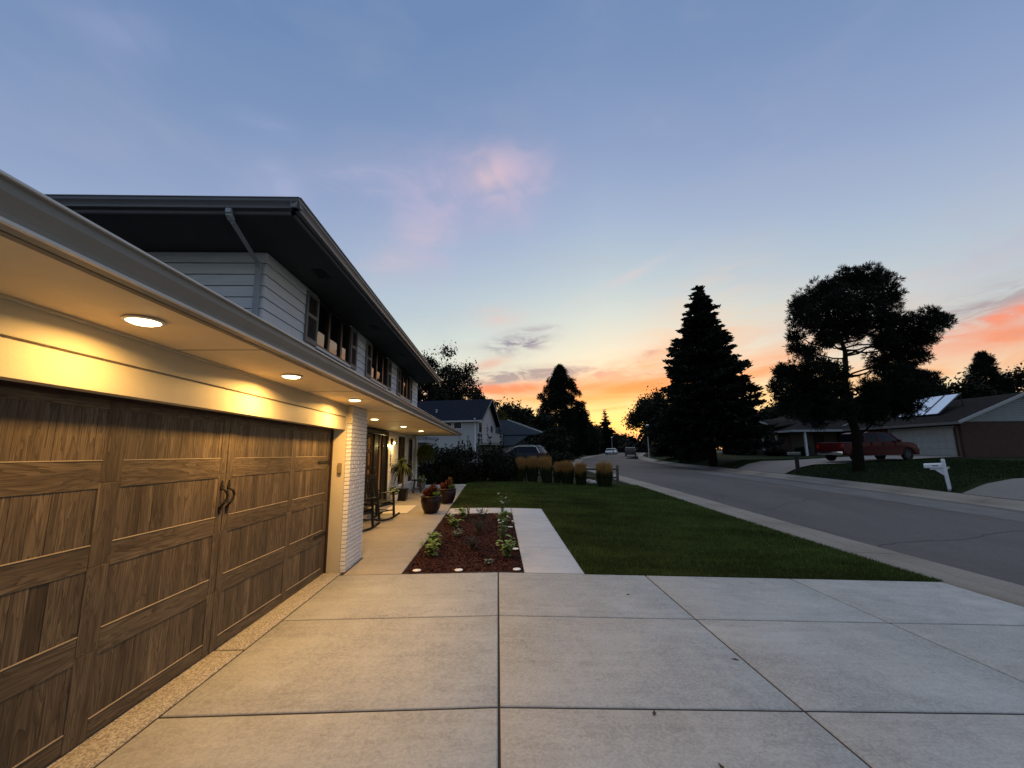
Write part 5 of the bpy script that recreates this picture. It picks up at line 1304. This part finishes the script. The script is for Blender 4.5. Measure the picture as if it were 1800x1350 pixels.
# ================================================================ RANCH HOUSE ACROSS THE STREET
REDB = bpy.data.materials.new('red_brick'); REDB.use_nodes = True
def brick_tex(m, c1, c2, mo):
    T = NT(m.node_tree); b = T.n['Principled BSDF']; tc = T.node('ShaderNodeTexCoord').outputs['Object']; sp = T.node('ShaderNodeSeparateXYZ'); T.l.new(tc, sp.inputs[0])
    v = T.comb(T.m('ADD', sp.outputs[0], sp.outputs[1]), sp.outputs[2], 0)
    br = T.node('ShaderNodeTexBrick'); T.l.new(v, br.inputs['Vector']); br.inputs['Scale'].default_value = 1; br.inputs['Brick Width'].default_value = .22; br.inputs['Row Height'].default_value = .075; br.inputs['Mortar Size'].default_value = .012
    br.inputs['Color1'].default_value = (*c1, 1); br.inputs['Color2'].default_value = (*c2, 1); br.inputs['Mortar'].default_value = (*mo, 1)
    T.l.new(T.mix(T.maprange(T.noise(tc, 1.2, 4), .3, .7, 0, .4), br.outputs[0], tuple(x*.6 for x in c1)), b.inputs['Base Color']); b.inputs['Roughness'].default_value = .9
brick_tex(REDB, (.085, .024, .014), (.042, .014, .009), (.045, .038, .03))
TANB = bpy.data.materials.new('tan_brick'); TANB.use_nodes = True; brick_tex(TANB, (.11, .085, .055), (.08, .06, .042), (.07, .06, .05))
RSH = pm('brown_grey_shingles', (.018, .017, .016), .95, spec=.05, var=.4, vscale=4, bump=.6, bscale=8)
GREYT = pm('grey_trim', (.30, .31, .31), .7, var=.08)
def ranch():
    ox, oy = 33.4, 30.0; oz = 1.12
    t = empty('ranch_house', (ox, oy, oz), 0, 'brick ranch house across the street with a white garage door', 'house')
    def B(): return MB((ox, oy, oz))
    z0, ze = oz-.8, 3.62
    # garage wing
    m = B(); m.box(33.4, 33.6, 29.6, 30.15, z0, ze); m.box(33.4, 33.6, 35.15, 40.0, z0, ze); m.box(33.4, 33.6, 30.15, 35.15, oz+2.14, ze)
    m.box(33.6, 43.5, 29.6, 29.8, z0, ze); m.box(33.4, 43.5, 39.8, 40.0, z0, ze); m.box(43.3, 43.5, 29.8, 39.8, z0, ze); m.build('brick_wall', REDB, t)
    m = B(); m.add([(33.0, 29.55, 3.64), (43.8, 29.55, 3.64), (38.4, 29.55, 5.62), (33.0, 29.7, 3.64), (43.8, 29.7, 3.64), (38.4, 29.7, 5.62)], [(0, 1, 2), (5, 4, 3), (0, 3, 4, 1), (1, 4, 5, 2), (2, 5, 3, 0)])
    gb = m.build('gable_siding', pm('grey_gable_siding', (.25, .26, .255), .8, var=.08), t)
    m = B(); 
    for k in range(12): z = 3.72+k*.15; hw = (5.62-z)/.37; m.box(38.4-hw*.98, 38.4+hw*.98, 29.535, 29.549, z, z+.012)
    m.build('lap_shadow_line', BLACK, t)
    d = B(); d.box(33.44, 33.5, 30.15, 35.15, oz+.01, oz+2.14); gd = d.build('garage_door', pm('white_garage_door', (.36, .35, .31), .7, var=.06), t)
    m = B(); 
    for k in range(4):
        for j in range(8): m.box(33.425, 33.439, 30.24+j*.615, 30.24+j*.615+.48, oz+.09+k*.53, oz+.45+k*.53)
    m.build('door_panel', pm('white_door_panel', (.38, .37, .33), .7, var=.06), gd, .006, seg=1)
    m = B(); m.box(33.36, 33.398, 35.15, 35.35, z0, ze); m.box(33.36, 33.398, 35.15, 30.0, oz+2.14, oz+2.26); m.build('garage_jamb', GREYT, t)
    m = B(); m.box(33.34, 33.398, 29.80, 29.90, z0, ze-.1); m.build('downspout', pm('brown_downspout', (.12, .08, .06), .7), t)
    def rq(pts, name='roof', th=.12):
        m = B(); n = len(pts); m.add(list(pts)+[(p[0], p[1], p[2]-th) for p in pts], [tuple(range(n)), tuple(range(2*n-1, n-1, -1))]+[(i, i+n, (i+1) % n+n, (i+1) % n) for i in range(n)]); return m.build(name, RSH, t)
    rq([(32.8, 29.1, 3.62), (32.8, 40.5, 3.62), (38.4, 40.5, 5.75), (38.4, 29.1, 5.75)]); rq([(38.4, 29.1, 5.75), (38.4, 40.5, 5.75), (44, 40.5, 3.62), (44, 29.1, 3.62)])
    m = B(); m.box(32.76, 32.798, 29.1, 40.5, 3.46, 3.64); m.build('eave_board', pm('grey_brown_eave', (.15, .14, .125), .7), t)
    for a_, b_ in (((32.75, 29.08, 3.57), (38.4, 29.08, 5.72)), ((38.4, 29.08, 5.72), (44, 29.08, 3.57)), ((32.75, 40.53, 3.57), (38.4, 40.53, 5.72))): B().bar(a_, b_, .05, .20).build('rake_board', GREYT, t)
    m = B(); m.box(32.85, 33.38, 29.15, 40.4, 3.46, 3.49); m.build('soffit', pm('dark_soffit', (.07, .065, .06), .8), t)
    # main wing
    m = B(); m.box(28.5, 28.7, 40.9, 47.5, z0, 3.6); m.build('brick_wall', REDB, t)
    for bx in ((29.6, 29.8, 47.5, 53.5, z0, 3.6), (28.7, 29.8, 47.45, 47.5, z0, 3.6), (28.7, 33.4, 40.95, 41.1, z0, 3.6)): B().box(*bx).build('tan_wall', TANB, t)
    m = B(); m.box(28.5, 42, 53.4, 53.6, z0, 3.6); m.box(41.8, 42, 41, 53.5, z0, 3.6); m.build('brick_wall', REDB, t)
    rq([(27.9, 39.4, 3.60), (27.9, 54, 3.60), (35.0, 49.8, 6.0), (35.0, 45.5, 6.0)]); rq([(27.9, 39.4, 3.60), (35.0, 45.5, 6.0), (42.5, 39.4, 3.60)]); rq([(35.0, 45.5, 6.0), (35.0, 49.8, 6.0), (42.5, 54, 3.6), (42.5, 39.4, 3.6)]); rq([(27.9, 54, 3.6), (42.5, 54, 3.6), (35, 49.8, 6.0)])
    m = B(); m.box(27.86, 27.898, 39.36, 54, 3.44, 3.64); m.box(27.9, 33.4, 39.36, 39.398, 3.44, 3.64); m.build('eave_board', GREYT, t)
    # small cross gable
    m = B(); m.bar((27.7, 46.2, 4.35), (27.7, 44.6, 4.95), .06, .16); m.bar((27.7, 44.6, 4.95), (27.7, 42.0, 4.05), .06, .16); m.build('cross_gable_trim', GREYT, t)
    rq([(27.7, 44.6, 4.95), (27.7, 42.0, 4.05), (31.5, 42.0, 4.6), (31.5, 44.6, 5.1)]); rq([(27.7, 44.6, 4.95), (27.7, 46.2, 4.35), (31.5, 46.2, 4.8), (31.5, 44.6, 5.1)])
    m = B(); m.box(29.15, 29.33, 39.6, 39.78, oz+.05, 3.48); m.build('porch_post', pm('white_post', (.62, .62, .60), .7), t)
    f = B(); x = 28.44
    for (a, b, c, d_) in ((42.5, 44.9, 1.45, 1.62), (42.5, 44.9, 3.16, 3.30), (42.5, 42.72, 1.62, 3.16), (44.68, 44.9, 1.62, 3.16)): f.box(x-.12, x+.06, a, b, c, d_)
    fr = f.build('window', pm('white_window_frame', (.50, .50, .48), .7), t)
    B().box(x+.02, x+.05, 42.72, 44.68, 1.62, 3.16).build('pane', pm('green_glass', (.03, .045, .04), .15), fr)
    m = B(); m.box(x-.02, x+.02, 43.05, 43.13, 1.62, 3.16); m.box(x-.02, x+.02, 44.2, 44.28, 1.62, 3.16); m.build('mullion', DARKBR, fr)
    f = B(); f.box(29.5, 29.6, 50.0, 51.6, 2.3, 3.3); fr = f.build('window', GREYT, t); B().box(29.48, 29.499, 50.8, 51.5, 2.38, 3.22).build('pane', BLACK, fr)
    m = B(); m.box(31.0, 32.0, 40.86, 40.93, oz, oz+2.1); m.build('front_door', DARKBR, t)
    # solar collectors on a tilted rack
    for k in range(3):
        y0, y1 = 32.05+k*1.18, 33.09+k*1.18; a = Vector((34.55, 0, 4.42)); b = Vector((36.55, 0, 5.98)); n = Vector((-(b.z-a.z), 0, b.x-a.x)).normalized()*.05
        pp = [(a.x, y0, a.z), (b.x, y0, b.z), (b.x, y1, b.z), (a.x, y1, a.z)]
        B().add(pp+[(p[0]+n.x, p[1], p[2]+n.z) for p in pp], [(0, 3, 2, 1), (4, 5, 6, 7), (0, 1, 5, 4), (1, 2, 6, 5), (2, 3, 7, 6), (3, 0, 4, 7)]).build('solar_panel', pm('pale_solar_glass', (.88, .92, .93), .3, metal=.8, var=.04), t)
    m = B()
    for y in (31.98, 33.16, 34.34, 35.5): m.bar((34.5, y, 4.42), (36.6, y, 6.06), .13, .07); m.bar((36.5, y, 5.9), (36.6, y, 5.0), .04, .04)
    m.build('panel_rack', BLACK, t)
ranch()

# ================================================================ VEHICLES
TYRE = pm('tyre_rubber', (.012, .012, .012), .85); RIM = pm('alloy_rim', (.05, .05, .055), .4, metal=.7)
def wheel(t, x, y, r, w=.22):
    o = MB(); n = 24; prof = [(r*.62, -w/2), (r*.93, -w/2), (r, -w/2+.03), (r, w/2-.03), (r*.93, w/2), (r*.62, w/2)]
    V = []; F = []
    for q, a in prof:
        for k in range(n): th = 2*math.pi*k/n; V.append((x+q*math.cos(th), y+a, r+q*math.sin(th)))
    for i in range(len(prof)-1):
        for k in range(n): F.append((i*n+k, i*n+(k+1) % n, (i+1)*n+(k+1) % n, (i+1)*n+k))
    wh = o.add(V, F).build('wheel', TYRE, t, smooth=True)
    sgn = 1 if y > 0 else -1; m = MB(); m.tube([(x, y+sgn*(w/2-.07), r), (x, y+sgn*(w/2-.03), r)], [r*.62, r*.56], 20)
    for k in range(6):
        th = k*math.pi/3; m.bar((x, y+sgn*(w/2-.02), r), (x+r*.55*math.cos(th), y+sgn*(w/2-.02), r+r*.55*math.sin(th)), .05, .02, up=(0, 1, 0))
    m.build('rim', RIM, wh)
def vehicle(name, loc, rz, label, cat, kind, paint, L, Wd, group=None, detail=True, wr=.34):
    """x forward, origin at the centre on the ground"""
    t = empty(name, loc, rz, label, cat, group); h = Wd/2; a, b = -L/2, L/2; fw, rw = b-.92, a+.95
    def arch(cx_, r, z): return [(cx_+r*math.cos(th), z+r*math.sin(th)) for th in [math.pi*k/8 for k in range(9)]]
    ra = wr+.07
    if kind == 'pickup':
        top = [(a+.02, 1.22), (a+1.72, 1.22), (a+1.75, 1.24), (b-1.55, 1.26), (b-.35, 1.16), (b-.06, 1.02), (b, .70), (b-.04, .42)]
        roof = [(a+1.78, 1.24), (a+1.90, 1.80), (a+2.3, 1.88), (b-2.35, 1.88), (b-1.95, 1.78), (b-1.35, 1.26)]
    elif kind == 'suv':
        top = [(a+.02, 1.02), (a+.35, 1.08), (b-1.3, 1.05), (b-.35, .95), (b-.05, .80), (b, .55), (b-.05, .32)]
        roof = [(a+.08, 1.06), (a+.40, 1.52), (a+.75, 1.64), (b-2.3, 1.66), (b-1.9, 1.55), (b-1.15, 1.05)]
    else:
        top = [(a+.02, .92), (a+.6, .98), (b-1.3, .95), (b-.35, .82), (b-.05, .68), (b, .5), (b-.05, .3)]
        roof = [(a+.45, .96), (a+1.1, 1.38), (a+1.5, 1.44), (b-2.2, 1.44), (b-1.85, 1.36), (b-1.15, .95)]
    zb = .42 if kind == 'pickup' else .30
    low = [(b-.04, zb)] + arch(fw, ra, wr*.95)[0:] + arch(rw, ra, wr*.95) + [(a+.03, zb+.05)]
    prof = top + low + [(a-.02, .8)]
    m = MB(); n = len(prof); V = []
    for s, k, zk in ((-1, .94, 0), (-1, 1.0, 1), (1, 1.0, 1), (1, .94, 0)):
        for (px, pz) in prof: V.append((px, s*h*(k if pz > .9 else 1.0), pz))
    F = [tuple(range(n)), tuple(range(4*n-1, 3*n-1, -1))] + [(j*n+i, j*n+(i+1) % n, (j+1)*n+(i+1) % n, (j+1)*n+i) for j in range(3) for i in range(n)]
    V = [(px, s*h*(.95 if pz > 1.0*(.8 if kind != 'pickup' else 1) else 1), pz) for s in (-1, 1) for (px, pz) in prof]
    F = [tuple(range(n)), tuple(range(2*n-1, n-1, -1))] + [(i, (i+1) % n, (i+1) % n+n, i+n) for i in range(n)]
    body = m.add(V, F).build('body', paint, t, .035)
    # greenhouse: glass body and painted roof and pillars
    m = MB(); n = len(roof); V = []
    zt = max(p[1] for p in roof); zl = roof[0][1]
    for s in (-1, 1):
        for (px, pz) in roof: V.append((px, s*(h*.93-(pz-zl)/(zt-zl)*h*.17), pz))
    m.add(V, [tuple(range(n)), tuple(range(2*n-1, n-1, -1))] + [(i, (i+1) % n, (i+1) % n+n, i+n) for i in range(n)]); m.build('glass', pm('car_glass', (.006, .007, .012), .1, spec=.15), t, .02)
    m = MB(); rp = roof[1:-1]; n = len(rp); V = []
    for s in (-1, 1):
        for (px, pz) in rp: V.append((px*1.0, s*(h*.93-(pz-zl)/(zt-zl)*h*.17+.012), pz+.012))
    mm = [(i, i+1, n+i+1, n+i) for i in range(n-1)]
    V2 = V + [(v[0], v[1], v[2]-.045) for v in V]
    m.add(V2, mm + [tuple(q+2*n for q in f[::-1]) for f in mm] + [(i, i+2*n, i+1+2*n, i+1) for i in range(n-1)] + [(n+i+1, n+i+1+2*n, n+i+2*n, n+i) for i in range(n-1)]); rf = m.build('roof', paint, t, smooth=True)
    m = MB()
    pil = [roof[0], roof[-1]]
    for s in (-1, 1):
        for (p, q) in ((roof[0], roof[1]), (roof[-1], roof[-2]), (((a+b)/2-.1, zl), ((a+b)/2-.12, zt-.03))):
            w = lambda z: s*(h*.93-(z-zl)/(zt-zl)*h*.17+.008); m.bar((p[0], w(p[1]), p[1]), (q[0], w(q[1]), q[1]), .03, .09, up=(1, 0, 0))
    m.build('pillar', paint, t)
    if detail:
        ch = pm('chrome', (.6, .6, .6), .15, metal=1)
        m = MB(); m.box(b-.02, b+.09, -h*.92, h*.92, zb-.04, zb+.20); m.box(a-.10, a+.02, -h*.92, h*.92, zb, zb+.22); m.build('bumper', ch if kind == 'pickup' else paint, t, .03)
        m = MB(); m.box(b-.03, b+.035, -h*.55, h*.55, zb+.28, zb+.58); m.build('grille', BLACK, t, .01)
        for s in (-1, 1):
            MB().box(b-.22, b+.02, s*h*.62, s*h*.95, zb+.36, zb+.56).build('headlight', pm('headlight_glass', (.55, .55, .55), .15), t, .02)
            MB().box(a-.03, a+.05, s*h*.78, s*h*.97, .85, 1.10).build('tail_light', pm('tail_light_glass', (.25, .01, .01), .2), t, .015)
            MB().box(b-1.75, b-1.55, s*(h+.02), s*(h+.18), zl-.02, zl+.14).build('mirror', paint, t, .02)
            m = MB(); m.box((a+b)/2-.62, (a+b)/2-.48, s*h*.985, s*(h+.025), zl-.16, zl-.13); m.box((a+b)/2+.38, (a+b)/2+.52, s*h*.985, s*(h+.025), zl-.16, zl-.13); m.build('door_handle', paint, t)
            m = MB()
            for xx in ((a+b)/2-.75, (a+b)/2+.2, (a+b)/2+1.12): m.box(xx-.004, xx+.004, s*h*.90, s*(h+.0025), zb+.15, zl-.02)
            m.build('door_seam', BLACK, t)
        if kind == 'pickup':
            MB().box(a+.10, a+1.68, -h*.82, h*.82, 1.13, 1.235).build('bed_cover', pm('black_vinyl', (.02, .02, .02), .5), t, .01)
            m = MB(); m.box((a+b)/2-1.1, (a+b)/2+1.3, h+.02, h+.14, .36, .40); m.box((a+b)/2-1.1, (a+b)/2+1.3, -h-.14, -h-.02, .36, .40); m.build('running_board', BLACK, t, .01)
        if kind == 'suv':
            m = MB()
            for s in (-1, 1):
                w = s*(h*.72); m.tube([(a+.55, w, zt-.10), (a+.8, w, zt+.05), (b-2.4, w, zt+.06), (b-2.0, w, zt-.06)], .022, 6)
            m.build('roof_rail', ch, t, smooth=True)
            m = MB()
            for s in (-1, 1):
                P = [(px, s*(h*.93-(pz-zl)/(zt-zl)*h*.17+.02), pz) for px, pz in roof]; m.tube(P, .018, 5)
            m.build('window_trim', ch, t)
    for xx in (fw, rw):
        for s in (-1, 1): wheel(t, xx, s*(h-.12), wr)
    return t
REDP = pm('deep_red_paint', (.055, .002, .003), .4, var=.05, spec=.12)
gz = g(24.9, 28.1)
vehicle('pickup_truck', (24.9, 28.1, gz+.02), R(8), 'dark red crew cab pickup parked on the drive behind the big pine', 'pickup', 'pickup', REDP, 5.9, 2.0, wr=.40)
vehicle('parked_car', (2.1, 37.6, g(2.1, 37.6)+.0), R(180-32), 'dark navy car with bright roof rails parked in the next drive behind the feather grasses', 'car', 'suv', pm('navy_paint', (.006, .007, .014), .3, spec=.25), 4.5, 1.85)
SILV = pm('silver_paint', (.42, .46, .46), .3, metal=.3)
def ang(y): return math.atan2(1, (cx(y+2)-cx(y-2))/4)
vehicle('parked_car', (cx(101)+8.9, 101, g(cx(101)+8.9, 101)), ang(101)+math.pi, 'silver car parked at the left kerb far up the street, nearer of two', 'car', 'car', SILV, 4.5, 1.8, 'cars parked at the far left kerb', detail=False)
vehicle('parked_car', (cx(108)+8.9, 108, g(cx(108)+8.9, 108)), ang(108)+math.pi, 'white car parked at the left kerb far up the street, farther of two', 'car', 'car', pm('white_car_paint', (.8, .8, .8), .3), 4.5, 1.8, 'cars parked at the far left kerb', detail=False)
vehicle('parked_van', (cx(79)+14.9, 79, g(cx(79)+14.9, 79)), ang(79), 'dark van parked at the right kerb facing away, by the street lamp', 'van', 'suv', pm('grey_van_paint', (.05, .05, .055), .35), 4.8, 1.95, detail=True)
vehicle('parked_car', (26.5, 66.0, g(26.5, 66)), R(10), 'pale sedan in the drive on the right past the spruce', 'car', 'car', SILV, 4.5, 1.8, detail=True)
t = empty('kerb_ramp', (cx(62)+15.0, 62.0, g(cx(62)+15, 62)), R(-20), 'low dark ramp standing on the road beside the right kerb', 'ramp')
MB().prism([(-1.1, 0.0), (.5, 0), (.5, .34), (.2, .36), (-1.1, .06)], 'y', -.6, .6).build('deck', BLACK, t, .01)
m = MB(); m.box(.5, .56, -.6, .6, 0, .5); m.box(.3, .36, -.7, -.6, 0, .7); m.build('side_frame', IRON, t)

# ---- street lamps
src = None
for (x, y, h, lab) in ((21.75, 61.2, 4.7, 'tall grey street lamp beside the right kerb'), (35.0, 130, 4.9, 'distant street lamp above the parked cars on the left')):
    if src is None:
        t = empty('street_lamp'); MB().tube([(0, 0, 0), (0, 0, .5), (0, 0, 4.5)], [.11, .075, .05], 10).build('pole', pm('grey_lamp_metal', (.34, .34, .34), .6), t, smooth=True)
        MB().lathe((0, 0, 4.45), [(.07, 0), (.10, .06), (.26, .12), (.30, .24), (.24, .32), (.06, .38), (.001, .39)], 14).build('lamp_head', pm('pale_lamp_head', (.75, .75, .75), .4), t, smooth=True)
        src = t
    else: t = copy_tree(src)
    t.location = (x, y, g(x, y)); tag(t, lab, 'street lamp', 'street lamps')
# ---- mailboxes
t = empty('mailbox', (17.45, 16.25, g(17.45, 16.25)), R(-4), 'white post mounted mailbox leaning beside the far kerb', 'mailbox'); t.rotation_euler = (0, R(-3), R(-52))
m = MB(); m.bar((0, 0, -.1), (0, 0, 1.12), .11, .11); m.lathe((0, 0, 1.12), [(.075, 0), (.075, .02), (.001, .06)], 4); m.build('post', pm('white_vinyl', (.60, .61, .63), .5), t, .008, seg=1)
WV = MATS['white_vinyl']
m = MB(); m.bar((-.42, 0, .79), (.09, 0, .79), .08, .06); m.add([(-.05, -.03, .77), (-.30, -.03, .77), (-.05, -.03, .52), (-.05, .03, .77), (-.30, .03, .77), (-.05, .03, .52)], [(0, 1, 2), (5, 4, 3), (0, 3, 4, 1), (1, 4, 5, 2), (2, 5, 3, 0)]); m.build('arm', WV, t)
m = MB(); m.box(.06, .14, -.04, .04, .80, .86); m.build('arm_cap', pm('tan_cap', (.45, .42, .34), .6), t)
pr = [(-.085, .83), (.085, .83), (.085, .93)] + [(.085*math.cos(k*math.pi/8), .93+.085*math.sin(k*math.pi/8)) for k in range(1, 8)] + [(-.085, .93)]
MB().prism([(q, z) for q, z in pr], 'x', -.56, -.04).build('box', WV, t, .006, seg=1)
m = MB()
for sy in (-1, 1): m.prism([(-.34, .935), (-.20, .925), (-.16, .955), (-.17, .90), (-.24, .895), (-.34, .905)][::sy], 'y', sy*.086, sy*.090)
m.build('dark_mark', pm('navy_mark', (.01, .01, .04), .5), t)
MB().box(-.575, -.56, -.08, .08, .84, .99).build('box_door', WV, t, .004, seg=1)
t = empty('mailbox', (17.75, 25.0, g(17.75, 25.0)), R(-40), 'dark mailbox on a thick black post where the far drive meets the kerb', 'mailbox')
MB().bar((0, 0, -.1), (0, 0, 1.0), .20, .20).build('post', pm('black_wood_post', (.025, .022, .02), .9, bump=.5), t, .01, seg=1)
MB().prism([(q*1.5, z*1.0+.12) for q, z in pr], 'x', -.42, .22).build('box', pm('dull_grey_metal', (.10, .105, .10), .6, metal=.3), t, .006, seg=1)
MB().box(-.44, -.42, -.12, .12, .96, 1.12).build('box_door', pm('pale_door_metal', (.25, .25, .24), .5), t)

# scattered leaves and a twig on the driveway
rb = random.Random(44); lm = pm('dry_leaf', (.055, .035, .02), .8)
for i, (x, y, lab) in enumerate(((1.05, 3.16, 'small dry leaf lying by the joint near the middle of the driveway'), (1.25, 2.66, 'tiny dark twig lying in the near right slab'), (2.05, 3.95, 'small dry leaf on the middle right slab'), (1.62, 5.6, 'small dry leaf near the mulch bed on the far slab'))):
    t = MB(); L = .035; a = rb.uniform(0, 3); c, s = math.cos(a), math.sin(a)
    q = [(-L, 0, .002), (-.2*L, .32*L, .006), (L, 0, .003), (-.1*L, -.36*L, .005)]; q = [(p[0]*c-p[1]*s, p[0]*s+p[1]*c, p[2]) for p in q]
    t.add(q+[(p[0], p[1], p[2]-.0015) for p in q], [(0, 1, 2, 3), (7, 6, 5, 4), (0, 4, 5, 1), (1, 5, 6, 2), (2, 6, 7, 3), (3, 7, 4, 0)])
    o = t.build('dry_leaf', lm); o.location = (x, y, g(x, y)+.014); tag(o, lab, 'leaf', 'leaves on the driveway')
